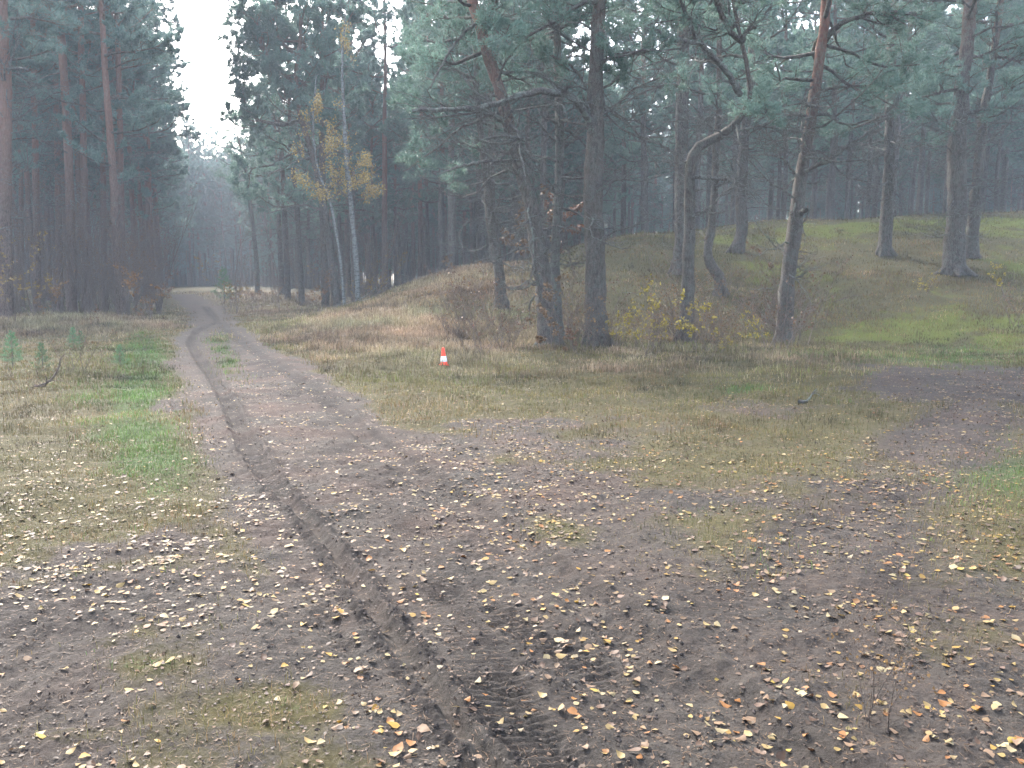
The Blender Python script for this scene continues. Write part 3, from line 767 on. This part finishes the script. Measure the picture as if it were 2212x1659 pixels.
for kx, (_, pr) in enumerate(protos):
    root = find_root(pr)
    jj = ng.nodes.new('GeometryNodeJoinGeometry')
    for ch in [o for o in S.objects if o.parent == root and o.name.split('.')[0] in ('trunk', 'crown')]:
        oi = ng.nodes.new('GeometryNodeObjectInfo'); oi.transform_space = 'ORIGINAL'; oi.inputs['Object'].default_value = ch
        oi.inputs['As Instance'].default_value = False
        ng.links.new(oi.outputs['Geometry'], jj.inputs[0])
    md = ng.nodes.new('ShaderNodeMath'); md.operation = 'MODULO'; md.inputs[1].default_value = 4; ng.links.new(idx.outputs[0], md.inputs[0])
    cp = ng.nodes.new('ShaderNodeMath'); cp.operation = 'COMPARE'; cp.inputs[1].default_value = kx; cp.inputs[2].default_value = .1; ng.links.new(md.outputs[0], cp.inputs[0])
    m2p = ng.nodes.new('GeometryNodeMeshToPoints'); ng.links.new(gi.outputs[0], m2p.inputs[0])
    ip = ng.nodes.new('GeometryNodeInstanceOnPoints')
    ng.links.new(m2p.outputs[0], ip.inputs['Points']); ng.links.new(cp.outputs[0], ip.inputs['Selection']); ng.links.new(jj.outputs[0], ip.inputs['Instance'])
    rv = ng.nodes.new('FunctionNodeRandomValue'); rv.data_type = 'FLOAT_VECTOR'; rv.inputs[0].default_value = (0, 0, 0); rv.inputs[1].default_value = (0, 0, 6.28)
    ng.links.new(rv.outputs[0], ip.inputs['Rotation'])
    r2 = ng.nodes.new('GeometryNodeInputNamedAttribute'); r2.data_type = 'FLOAT'; r2.inputs[0].default_value = 'sc'
    ng.links.new(r2.outputs[0], ip.inputs['Scale'])
    ng.links.new(ip.outputs[0], jn.inputs[0])
ng.links.new(jn.outputs[0], go.inputs[0])
ff.modifiers.new('far_forest', 'NODES').node_group = ng

# ------------------------------------------------------------------ leaves
LEAF_U = np.array([0, .22, .5, .78, 1.0, .22, .5, .78, .22, .5, .78])
LEAF_W = np.array([0, 0, 0, 0, 0, .36, .37, .17, -.36, -.37, -.17])
LEAF_T = np.array([[0, 1, 5], [0, 8, 1], [1, 2, 6], [1, 6, 5], [1, 9, 2], [1, 8, 9], [2, 3, 7], [2, 7, 6], [2, 10, 3], [2, 9, 10], [3, 4, 7], [3, 10, 4]])
OAK_W = np.array([0, 0, 0, 0, 0, .15, .33, .26, -.18, -.3, -.28])
PAL = np.array([(.40, .285, .12), (.42, .335, .18), (.42, .25, .05), (.34, .15, .045), (.13, .075, .045), (.25, .16, .095), (.42, .30, .07)])
def leaves(P, size, rng, cols, up=True, W=LEAF_W, curl=.36, D=None, tilt=.17):
    n = len(P)
    if up:
        az = rng.uniform(0, 2 * PI, n); N = unit(np.stack([rng.normal(0, tilt, n), rng.normal(0, tilt, n), np.ones(n)], 1))
        D_ = np.stack([np.cos(az), np.sin(az), np.zeros(n)], 1); D_ = unit(D_ - N * np.sum(D_ * N, 1, keepdims=True))
    else:
        D_ = unit(rng.normal(0, 1, (n, 3)) + [0, 0, -.8]); N = unit(np.cross(D_, rng.normal(0, 1, (n, 3))))
    Sd = np.cross(N, D_)
    size = size[:, None, None]
    c = rng.normal(0, curl, n)[:, None]; b = rng.normal(.25, curl, n)[:, None]
    zz = c * (LEAF_W[None] ** 2) * 1.6 + b * ((LEAF_U[None] - .5) ** 2) + rng.normal(0, .02, (n, 11))
    wsc = rng.uniform(.75, 1.15, n)[:, None]
    V = P[:, None, :] + size * (D_[:, None] * (LEAF_U[None, :, None] - .5) + Sd[:, None] * (W[None] * wsc)[..., None] + N[:, None] * zz[..., None])
    T = (LEAF_T[None] + (np.arange(n) * 11)[:, None, None]).reshape(-1, 3)
    return V.reshape(-1, 3), T, np.repeat(cols, 11, 0)

rl = np.random.RandomState(9)
# density by area: rejection sampling over the visible ground
def sample_ground(n, y0, y1, rng, power=1.0, wide=.64):
    Y = y0 + (y1 - y0) * rng.uniform(0, 1, n) ** power
    X = rng.uniform(-1, 1, n) * wide * (Y + .8)
    return X, Y
X1, Y1 = [], []
for y0, y1, dens in [(1.9, 5, 370), (5, 9, 290), (9, 15, 200), (15, 22, 95), (22, 34, 22)]:
    area = .64 * 2 * ((y0 + y1) / 2 + .8) * (y1 - y0); n = int(area * dens * 1.6)
    x = rl.uniform(-1, 1, n); y = rl.uniform(y0, y1, n); keep = rl.rand(n) < (y + .8) / (y1 + .8)
    X1.append((x * .64 * (y + .8))[keep]); Y1.append(y[keep])
X1 = np.concatenate(X1); Y1 = np.concatenate(Y1)
md_ = masks(X1, Y1)
cl = noise2(X1, Y1, 301, 1.1, 4); dl_ = dist_path(X1, Y1, RUT_L)[0]
pr = .5 + .45 * cl + .45 * noise2(X1, Y1, 303, 4.5, 2)
pr *= np.where(dist_path(X1, Y1, TREAD)[0] < .13, .4, 1) * np.where(dl_ < .13, .2, 1) * (1 - .55 * np.clip(md_[1], 0, 1) * (Y1 > 5)) * (.62 + .38 * np.clip(md_[0] + (Y1 < 7), 0, 1)) * np.where((X1 < -1.5) & (Y1 > 6.5), .55, 1)
kp = rl.rand(len(X1)) < pr; X1, Y1 = X1[kp], Y1[kp]
LP = np.stack([X1, Y1, gz(X1, Y1) + .006], 1)
warm = noise2(X1, Y1, 333, .5, 3)
LPn = noise2(LP[:, 0], LP[:, 1], 341, 2.5, 3)
ci = np.clip(rl.choice(7, len(LP), p=[.21, .13, .08, .12, .20, .22, .04]), 0, 6)
lc = PAL[ci] * rl.uniform(.45, 1.15, (len(LP), 1)); lc[:, 2] *= rl.uniform(.8, 1.2, len(LP))
ls = np.clip(rl.lognormal(math.log(.029), .3, len(LP)), .012, .052)
px_, py_ = proj(LP[:, 0], LP[:, 1], LP[:, 2])
inf = (px_ > 0) & (px_ < 2212) & (py_ > 0) & (py_ < 1659)
rank = np.argsort(-(ls / LP[:, 1] * inf)); hero_i = rank[:300]; rest = np.ones(len(LP), bool); rest[hero_i] = False
V, T_, c_ = leaves(LP[rest], ls[rest], rl, lc[rest])
tag(mobj('leaf_litter', mesh_np('leaf_litter', V, [T_], [M['leafcol']], col=c_)), 'small fallen birch leaves scattered over track and trampled grass', 'leaf litter', kind='stuff')
names_c = [(0, 'cream'), (1, 'whitish'), (2, 'golden yellow'), (3, 'orange'), (4, 'dark brown'), (5, 'dull pinkish brown'), (6, 'lemon yellow')]
lm = {}
for q_, (kc, nm) in enumerate(names_c):
    for v in range(3):
        V, T_, c_ = leaves(np.zeros((1, 3)), np.array([1.0]), rl, (PAL[kc] * rl.uniform(.8, 1.1))[None], tilt=.15)
        lm[kc, v] = mesh_np('birch_leaf', V, [T_], [M['leafcol']], col=c_)
for ii in hero_i:
    kc = int(ci[ii]); o = mobj('birch_leaf', lm[kc, rl.randint(3)])
    o.location = tuple(LP[ii] + [0, 0, .004]); s_ = float(ls[ii]); o.scale = (s_, s_, s_)
    o.rotation_euler = (rl.normal(0, .22), rl.normal(0, .22), rl.uniform(0, 6.28))
    tag(o, 'large %s birch leaf lying on the mud closest to the camera' % dict(names_c)[kc], 'leaf', '%s birch leaves in the near foreground' % dict(names_c)[kc])

# pine needle and twig litter
n = 52000; x, y = sample_ground(n, 1.9, 14, rl, 1.2)
P0 = np.stack([x, y, gz(x, y) + .004], 1); az = rl.uniform(0, 6.28, n); L = rl.uniform(.015, .048, n); w_ = .0007 + .00025 * y
D = np.stack([np.cos(az), np.sin(az), rl.normal(0, .12, n)], 1); Sx = np.stack([-np.sin(az), np.cos(az), np.zeros(n)], 1)
V = np.stack([P0 - Sx * w_[:, None], P0 + Sx * w_[:, None], P0 + D * L[:, None]], 1).reshape(-1, 3)
cc = np.where(rl.rand(n, 1) < .6, [[.15, .095, .055]], [[.07, .05, .035]]) * rl.uniform(.6, 1.4, (n, 1))
tag(mobj('needle_litter', mesh_np('needle_litter', V, [np.arange(3 * n).reshape(-1, 3)], [M['blade']], col=np.repeat(cc, 3, 0))), 'rusty pine needles strewn over the sandy mud', 'needle litter', kind='stuff')

n = 26000; x, y = sample_ground(n, 1.9, 15, rl, 1.15)
P0 = np.stack([x, y, gz(x, y) + .004], 1); cc = np.where(rl.rand(n, 1) < .6, [[.07, .045, .03]], [[.19, .12, .075]]) * rl.uniform(.5, 1.4, (n, 1))
V, T_, c_ = leaves(P0, rl.uniform(.006, .017, n) + .0006 * y, rl, cc, curl=1.0)
tag(mobj('leaf_fragments', mesh_np('leaf_fragments', V, [T_], [M['leafcol']], col=c_)), 'brown crumbled leaf bits and bark scraps over the soil', 'leaf litter', kind='stuff')
# soil crumbs
OCT = np.array([[1, 0, 0], [-1, 0, 0], [0, 1, 0], [0, -1, 0], [0, 0, .8], [0, 0, -.8]], float)
OT = np.array([[0, 2, 4], [2, 1, 4], [1, 3, 4], [3, 0, 4], [2, 0, 5], [1, 2, 5], [3, 1, 5], [0, 3, 5]])
x, y = sample_ground(110000, 1.9, 14, rl, 1.2)
mm = masks(x, y); dl_ = dist_path(x, y, RUT_L)[0]
p_ = mm[0] * (.06 + .5 * np.exp(-((dl_ - .09) / .05) ** 2) + .35 * mm[4] * (noise2(x, y, 401, 2, 3) > 0) ) * (dl_ > .04)
kp = rl.rand(len(x)) < p_; x, y = x[kp], y[kp]; n = len(x)
sz = np.clip(rl.exponential(.0028, n) + .002, 0, .011)
V = OCT[None] * rl.uniform(.6, 1.3, (n, 6, 1)) * sz[:, None, None] + np.stack([x, y, gz(x, y) + sz * .3], 1)[:, None]
cc = np.array([[.06, .05, .045]]) * rl.uniform(.6, 1.5, (n, 1))
tag(mobj('soil_crumbs', mesh_np('soil_crumbs', V.reshape(-1, 3), [(OT[None] + (np.arange(n) * 6)[:, None, None]).reshape(-1, 3)], [M['soilcol']], col=np.repeat(cc, 6, 0), smooth=False)),
    'dark crumbs of churned earth along the tyre ruts', 'soil', kind='stuff')

# ------------------------------------------------------------------ grass
def blades(X, Y, Hh, wd, rng, cols, bend=.5, z=None):
    n = len(X); cols = cols * np.clip(1 + .6 * noise2(X, Y, 611, .8, 4) + .35 * noise2(X, Y, 613, 4, 2), .2, 2)[:, None] * (1 + np.array([[-.13, .03, -.06]]) * noise2(X, Y, 615, .5, 3)[:, None]); Hh = Hh * (1 + .5 * noise2(X, Y, 617, 2.2, 3)); Z = gz(X, Y) if z is None else z
    B = np.stack([X, Y, Z - .01], 1); az = rng.uniform(0, 2 * PI, n)
    D = np.stack([np.cos(az), np.sin(az), np.zeros(n)], 1); Sx = np.stack([-np.sin(az), np.cos(az), np.zeros(n)], 1) * wd[:, None] * .5
    bd = rng.uniform(.1, 1, n) * bend
    mid = B + D * (Hh * bd * .3)[:, None] + np.array([0, 0, 1.]) * (Hh * .6)[:, None]
    tip = B + D * (Hh * bd)[:, None] + np.array([0, 0, 1.]) * (Hh * (1 - .4 * bd))[:, None]
    V = np.stack([B - Sx, B + Sx, mid + Sx * .8, mid - Sx * .8, tip], 1).reshape(-1, 3)
    o = (np.arange(n) * 5)[:, None]
    return V, o + np.array([[0, 1, 2, 3]]), o + np.array([[3, 2, 4]]), np.repeat(cols, 5, 0)
def grass_obj(name, data, label):
    V, Qd, Tr, cc = data
    tag(mobj(name, mesh_np(name, V, [Qd, Tr], [M['blade']], col=cc, smooth=False)), label, 'grass', kind='stuff')

rg = np.random.RandomState(21)
def area_pts(dens_list):
    XX, YY = [], []
    for y0, y1, dens in dens_list:
        area = .64 * ((y0 + y1) + 1.6) * (y1 - y0); n = int(area * dens * 1.5)
        x = rg.uniform(-1, 1, n); y = rg.uniform(y0, y1, n); kp = rg.rand(n) < (y + .8) / (y1 + .8)
        XX.append((x * .64 * (y + .8))[kp]); YY.append(y[kp])
    return np.concatenate(XX), np.concatenate(YY)
# short green and olive turf
x, y = area_pts([(2, 5, 2400), (5, 9, 1900), (9, 15, 1100), (15, 24, 700), (24, 40, 300), (40, 56, 50)])
m = masks(x, y); cln = noise2(x, y, 501, 3.0, 3)
keep = rg.rand(len(x)) < np.clip((1 - m[0]) ** 1.2 * (.5 + .9 * m[1] + .4 * cln) * (1 - .5 * m[3]) + .03 * (m[1] > .2), 0, 1)
x, y = x[keep], y[keep]; gm_ = m[1][keep]; tm_ = m[2][keep]; n = len(x)
gcol = np.where(rg.rand(n, 1) < np.clip(gm_ * 1.15 - .02, 0, .95)[:, None], [[.11, .19, .05]], np.where(rg.rand(n, 1) < .55, [[.13, .12, .04]], [[.22, .16, .08]]))
gcol = gcol * rg.uniform(.6, 1.3, (n, 1))
grass_obj('grass', blades(x, y, rg.uniform(.02, .065, n) * (1 + .5 * (y > 9)), .0016 + .00034 * y, rg, gcol, .9), 'short green and olive grass on the verges and between tracks')
# long dry grass
x, y = area_pts([(10, 16, 260), (16, 24, 700), (24, 34, 480), (34, 46, 240), (46, 70, 40)])
m = masks(x, y); cln = noise2(x, y, 511, 1.2, 4)
keep = rg.rand(len(x)) < np.clip((1 - m[0]) ** 2 * (m[2] * 1.4 + cln * .5 - .12), 0, 1)
x, y = x[keep], y[keep]; n = len(x); tn_ = m[2][keep]
gcol = np.where(rg.rand(n, 1) < .6, [[.40, .32, .20]], [[.25, .19, .115]]) * rg.uniform(.55, 1.25, (n, 1))
grass_obj('dry_grass', blades(x, y, rg.uniform(.08, .34, n) * (.35 + .75 * tn_), .0035 + .00028 * y, rg, gcol, 1.1), 'long bleached tan grass on the hill flank and below the thicket')
# low heather and dead stalks on the slope
x, y = area_pts([(14, 22, 330), (22, 32, 260), (32, 46, 140)])
m = masks(x, y); cln = noise2(x, y, 521, .6, 4)
keep = (rg.rand(len(x)) < np.clip((1 - m[0]) ** 2 * (.25 + cln * .8), 0, 1)) & (x > -9)
x, y = x[keep], y[keep]; n = len(x)
gcol = np.where(rg.rand(n, 1) < .7, [[.14, .105, .055]], [[.18, .19, .055]]) * rg.uniform(.6, 1.4, (n, 1))
grass_obj('heather', blades(x, y, rg.uniform(.05, .19, n), .0035 + .00022 * y, rg, gcol, .9), 'low brown heather and dead stalks over the slope')

# ------------------------------------------------------------------ birches
def birch(pts, widths, base, seed, label, top=14, yl=(.72, .53, .20), leafzone=None):
    rng = np.random.RandomState(seed); b = WP(pts[0][0], pts[0][1], base); b[2] = float(H(b[0], b[1])) - .05
    pl = [b] + [WP(px, py, base) for px, py in pts[1:]]; R = [w_ / 2 / F * base for w_ in widths]
    up = pl[-1] + np.array([.2, 0, b[2] + top - pl[-1][2]]); pl.append(up); R.append(.02)
    P = np.array(pl) - b; me, Q, r = trunk_mesh(P, R, M['birch'], rng, sides=9)
    e = empty('birch_tree', tuple(b)); tag(e, label, 'birch tree'); mobj('trunk', me, e)
    tips = []
    for i in range(36):
        T = Tubes()
        h = 5.0 + (Q[-1, 2] - 5.5) * i / 36; p = at_h(Q, h); az = rng.uniform(0, 6.28); L = rng.uniform(.9, 2.1) * (1.15 - i / 30)
        limb(T, rng, p, np.array([math.cos(az), math.sin(az), .9]), L, .02, 2, tips, True, .22, -.12, 0, .8)
        mobj('branch', T.mesh('branch', [M['twig']]), e)
    tp = np.array([t[0] for t in tips]); tp = np.repeat(tp, 7, 0) + rng.normal(0, .14, (len(tp) * 7, 3)) + [0, 0, -.05]
    cl = noise2(tp[:, 0] * 1.0 + 5, tp[:, 2] + tp[:, 1], seed, .9, 3)
    tp = tp[cl > .08]; cl_ = np.array([yl]) * rng.uniform(.6, 1.3, (len(tp), 1))
    V, T_, c_ = leaves(tp, rng.uniform(.05, .09, len(tp)), rng, cl_, up=False)
    mobj('crown', mesh_np('crown', V, [T_], [M['leafcol']], col=c_), e)
birch([(774, 640), (769, 554), (760, 465), (752, 380), (747, 319), (742, 220), (740, 133)], [12, 11, 10, 10, 9, 7, 5], 41, 601, 'birch with golden leaves and pale spotted trunk right of the leaning pine', 13.5)
birch([(745, 632), (728, 520), (712, 440), (690, 380), (676, 300)], [7, 6, 6, 5, 4], 40, 602, 'thin birch with golden leaves leaning left in front of the leaning pine', 10.5)

# ------------------------------------------------------------------ saplings, shrubs and young conifers
def sapling_proto(seed, h, stems, leafcol, nleaf, lsize, spreadx=.5, W=LEAF_W, kids=.8, cl=None):
    rng = np.random.RandomState(seed); parts = []; tips = []
    T = Tubes(); 
    for s in range(stems):
        hh = h * rng.uniform(.55, 1.05); az = rng.uniform(0, 6.28)
        d0 = np.array([math.cos(az) * .36 * spreadx, math.sin(az) * .36 * spreadx, 1])
        Pp = limb(T, rng, np.array([rng.normal(0, .12 * spreadx), rng.normal(0, .12 * spreadx), 0]), d0, hh, max(.0055 * hh + .003, .011), 3, tips, True, .06, .02, 0, kids * (.65 if h > 4 else 1), (5, 4, 3, 3), .8 if h > 4 else 0)
    parts.append(('stem', T.mesh('stem', [M['twig']]), None))
    if nleaf:
        tp = np.array([t[0] for t in tips]); sel = rng.choice(len(tp), min(nleaf, len(tp) * 2)); tp = tp[sel] + rng.normal(0, .03, (len(sel), 3))
        cc = np.array([leafcol]) * rng.uniform(.6, 1.35, (len(tp), 1))
        V, T_, c_ = leaves(tp, rng.uniform(.7, 1.2, len(tp)) * lsize, rng, cc, up=False, W=W)
        parts.append(('foliage', mesh_np('foliage', V, [T_], [M['leafcol']], col=c_), None))
    return parts
BARE = [sapling_proto(700 + i, 5.6 + i * .7, 2, (.38, .21, .10), 170 if i % 2 else 40, .065, .5) for i in range(5)]
LEAFY = [sapling_proto(720 + i, 2.9 + i * .5, 3, [(.42, .22, .09), (.36, .19, .09), (.5, .33, .1)][i], 560, .075, 1.1) for i in range(3)]
LOW = [sapling_proto(740 + i, 1.5 + .35 * i, 6, [(.30, .17, .09), (.36, .22, .10), (.24, .13, .08)][i], 130, .055, 1.6) for i in range(3)]

def put(name, parts, px, py, sc, label, cat, group=None, base=None, rz=None):
    b = hit(px, py) if base is None else WP(px, py, base)
    return put_tree(name, parts, (b[0], b[1], float(H(b[0], b[1])) - .03), rs.uniform(0, 6.28) if rz is None else rz, sc, label, cat, group)
cnt = 0
while cnt < 95:
    Y = 35.5 + abs(rs.normal(0, 6)); x = edgeL(Y) + 1.4 - rs.uniform(0, 10)
    if cnt % 4 == 0: x = edgeL(Y) + rs.uniform(-2, 1.0)
    if x < -.64 * Y: continue
    put_tree('sapling', BARE[rs.randint(5)], (x, Y, float(H(x, Y)) - .03), rs.uniform(0, 6.28), rs.uniform(.3, .95), 'bare grey-brown sapling in the dense thicket left of the track', 'sapling', 'bare saplings of the left thicket'); cnt += 1
for i, (px, py, sc) in enumerate([(322, 690, .85), (345, 680, .8), (60, 690, .75), (100, 692, .6), (300, 700, .35), (20, 700, .8)]):
    put('sapling', LEAFY[i % 3], px, py, sc, ['leafy ochre sapling at the right edge of the left thicket', 'leafy russet sapling beside the track bend at the thicket corner', 'brown-leaved sapling near the left edge in front of the thicket',
        'small brown-leaved sapling, second from left before the thicket', 'low tuft of brown leaves at the foot of the thicket', 'brown-leaved sapling leaning at the photo left edge'][i], 'sapling')
for i in range(60):
    Y = rs.uniform(38, 60); px = rs.uniform(480, 900); x = (px - CX) / F * Y
    put_tree('shrub', (BARE + LOW + LEAFY)[rs.randint(11)], (x, Y, float(H(x, Y)) - .03), rs.uniform(0, 6.28), rs.uniform(.3, .7), 'low leafless bush in the undergrowth right of the far track', 'shrub', 'bushes right of the far track')
for i in range(70):
    px = rs.uniform(950, 1750); py = rs.uniform(655, 765) if i % 2 else rs.uniform(715, 770)
    put('shrub', LOW[rs.randint(3)], px, py, rs.uniform(.35, .95), 'wispy brown twiggy bush at the foot of the hill pines', 'shrub', 'twiggy bushes at the foot of the hill')
YEL = [sapling_proto(760 + i, 1.9, 4, (.62, .48, .10), 200, .08, 1.2) for i in range(3)]
for i, (px, py, sc) in enumerate([(1455, 752, 1.0), (1505, 762, .62), (1410, 756, .6), (1330, 752, .65), (1370, 758, .5), (1560, 765, .3), (1640, 752, .55), (2160, 640, .6), (2000, 640, .45), (1735, 560, .4)]):
    put('shrub', YEL[i % 3], px, py, sc, ['tallest shrub with sparse yellow leaves before the crooked pine', 'yellow-leaved shrub just right of the crooked pine foot', 'yellow-leaved shrub between thick pine and crooked pine', 'yellow-leaved shrub at the right of the thick pine foot',
        'small yellow shrub in the gap between the thick and crooked pines', 'tiny bright yellow shrub low in the grass right of the crooked pine', 'sparse yellow shrub left of the right-leaning pine', 'yellow-leaved bush on the slope at the right edge', 'small yellow seedling below the thickest grey pine', 'small yellow seedling behind the right-leaning pine'][i], 'shrub')
OAK = [sapling_proto(780 + i, 2.3, 2, [(.30, .185, .10), (.32, .17, .10)][i % 2], 620, .125, .8, OAK_W, .7) for i in range(3)]
for i, (px, py, sc, b_) in enumerate([(1130, 622, 1.35, None), (1240, 600, 1.35, None), (1180, 762, .62, None), (975, 596, .35, None), (1245, 765, .3, None), (1205, 770, .35, None)]):
    put('oak_sapling', OAK[i % 3], px, py, sc, ['oak sapling with copper leaves between thin dark pine and leaning pine', 'oak sapling with brown leaves behind the thick upright pine', 'brown-leaved oak sprout against the foot of the leaning pine',
        'low reddish oak sprout on the grassy crest left of the thin pine', 'tiny oak sprout in the grass before the thick pine', 'small oak sprout right of the leaning pine foot'][i], 'oak sapling', base=b_)
# twiggy things in the open
put('shrub', LOW[0], 2195, 705, .8, 'leafless twiggy bush at the right edge below the mossy slope', 'shrub')
put('seedling', LOW[1], 1880, 1560, .22, 'dark dead weed stalk in the leaf litter at lower right', 'weed')
put('seedling', LOW[2], 160, 800, .5, 'bare seedling in the grass left of the track', 'weed')
put('seedling', LOW[0], 65, 850, .35, 'dead stalks in the grass near the left edge', 'weed')
put('seedling', LOW[1], 315, 760, .35, 'wiry weed beside the green strip left of the track', 'weed')

def conifer_proto(seed, h, w_):
    rng = np.random.RandomState(seed); tips = []; T = Tubes(); 
    me, Q, r = trunk_mesh(np.array([[0, 0, 0], [.02, .01, h * .5], [0, .02, h]]), [.015 * h + .006, .01 * h + .004, .004], M['twig'], rng, sides=6, n=12, flare=1.1, stubs=0)
    for i in range(34):
        f = (i + .5) / 34; az = i * 2.4; L = w_ * (1.05 - f) * rng.uniform(.7, 1.1) + .06
        limb(T, rng, at_h(Q, h * (.06 + .9 * f)), np.array([math.cos(az), math.sin(az), .35]), L, .005, 1, tips, True, .12, .12, 0, 1.6)
    V, Tn = tufts(tips, rng, 9, (.03, .075), .008, .8, .02)
    return [('trunk', me, None), ('crown', T.mesh('crown', [M['twig'], M['needles_young']], extra=(V, Tn, 1)), None)]
CON = [conifer_proto(800 + i, 1.6, .55) for i in range(2)]
for i, (px, py, sc) in enumerate([(485, 655, 1.45), (160, 755, .35), (28, 790, .42), (92, 800, .33), (175, 742, .25), (260, 790, .28)]):
    put('young_conifer', CON[i % 2], px, py, sc, ['bushy young spruce beside the far bend of the track', 'tiny pine seedling in the grass below the thicket', 'small green pine seedling at the left edge', 'small pine seedling, second from the left edge', 'tiniest pine seedling right in front of the thicket', 'pine seedling on the green strip nearest the track'][i], 'young conifer')

# brush heap of lichened branches
def fallen(px, py, segs, label, name='fallen_branch', rad=.02, mat='bark_dead', kids=1):
    b = hit(px, py); rng = np.random.RandomState(int(px)); T = Tubes()
    for dx, dz, dy, L in segs:
        limb(T, rng, np.array([rng.normal(0, .1), rng.normal(0, .1), .05]), np.array([dx, dy, dz]), L, rad, 2, [], False, .22, -.05, 0, kids)
    o = mobj(name, T.mesh(name, [M[mat]])); o.location = (b[0], b[1], float(gz(b[0], b[1])[0])); tag(o, label, 'branch'); return o
fallen(735, 660, [(.9, .5, .1, 2.6), (.6, .8, -.1, 2.4)], 'lichen-covered fallen branch arching at the foot of the hill end')
fallen(775, 655, [(.8, .55, .3, 2.2), (-.3, .6, .2, 1.6), (.9, .2, 0, 2.0)], 'lichen-covered brushwood heap beside the birch foot')
fallen(95, 838, [(1, .12, .1, .7), (.8, .35, -.2, .5)], 'short dark broken branch lying in the left grass', rad=.022, mat='twig')
fallen(1722, 876, [(1, .02, .15, .4)], 'short thick grey stick lying on the grass at right', rad=.028, kids=.1)
fallen(2010, 562, [(.95, .05, .3, 1.1)], 'thin broken branch on the brown needles left of the thickest grey pine', rad=.018)
fallen(1800, 655, [(.9, .1, -.3, 1.0)], 'thin fallen branch on the slope right of the right-leaning pine', rad=.016, mat='twig')
fallen(1390, 640, [(-.9, .15, .2, 1.3)], 'fallen twiggy branch on the slope between thick pine and crooked pine', rad=.016)
fallen(120, 630, [(.9, .55, .1, 3.0)], 'pale lichened branch arching in front of the left thicket', rad=.02)
fallen(300, 655, [(.9, .45, .1, 2.4)], 'pale lichened branch near the right corner of the left thicket', rad=.016)

# ------------------------------------------------------------------ traffic cone
def lathe(name, prof, mat, sides=32, close=True):
    V = [(r * math.cos(2 * PI * i / sides), r * math.sin(2 * PI * i / sides), z) for r, z in prof for i in range(sides)]
    Fs = [(j * sides + i, j * sides + (i + 1) % sides, (j + 1) * sides + (i + 1) % sides, (j + 1) * sides + i) for j in range(len(prof) - 1) for i in range(sides)]
    return mesh_np(name, V, [Fs], [mat])
k = NM('cone_orange'); tc = k.n('ShaderNodeTexCoord').outputs['Object']
M['orange'] = k.bsdf(k.mix(k.math('MULTIPLY', k.ramp(k.noise(tc, 22, 4), .5, .8), .3), (.78, .07, .03), (.4, .09, .05)), .45)
M['white'] = plain('cone_white', (.82, .82, .84), .4, var=.08)
b = hit(959, 791)
ce = empty('traffic_cone', (b[0], b[1], float(gz(b[0], b[1])[0]) + .002)); ce.rotation_euler = (.02, -.04, .3)
tag(ce, 'small orange traffic cone with one white band standing on the verge', 'traffic cone')
import bmesh
bm = bmesh.new(); bmesh.ops.create_cube(bm, size=1)
bmesh.ops.scale(bm, vec=(.165, .165, .02), verts=bm.verts); bmesh.ops.translate(bm, vec=(0, 0, .011), verts=bm.verts)
bmesh.ops.bevel(bm, geom=[e for e in bm.edges], offset=.007, segments=2, affect='EDGES')
me = bpy.data.meshes.new('base'); bm.to_mesh(me); bm.free(); me.materials.append(M['orange']); mobj('base', me, ce)
mobj('body', lathe('body', [(.074, .018), (.071, .03), (.066, .05), (.025, .325), (.022, .338), (.013, .341), (.012, .335)], M['orange']), ce)
mobj('white_band', lathe('white_band', [(.0618, .072), (.0640, .0735), (.0478, .176), (.0462, .1775)], M['white']), ce)

# ------------------------------------------------------------------ haze
bm = bmesh.new(); bmesh.ops.create_cube(bm, size=1)
bmesh.ops.scale(bm, vec=(1000, 1000, 34), verts=bm.verts); bmesh.ops.translate(bm, vec=(0, 0, 15), verts=bm.verts)
me = bpy.data.meshes.new('haze'); bm.to_mesh(me); bm.free()
k = NM('haze'); pvol = k.n('ShaderNodeVolumePrincipled'); pvol.inputs['Color'].default_value = (.80, .89, 1.0, 1); pvol.inputs['Density'].default_value = HAZE
k.l(pvol.outputs[0], k.out.inputs['Volume']); me.materials.append(k.m)
tag(mobj('haze', me), 'pale blue autumn haze filling the forest air', 'haze', kind='stuff')
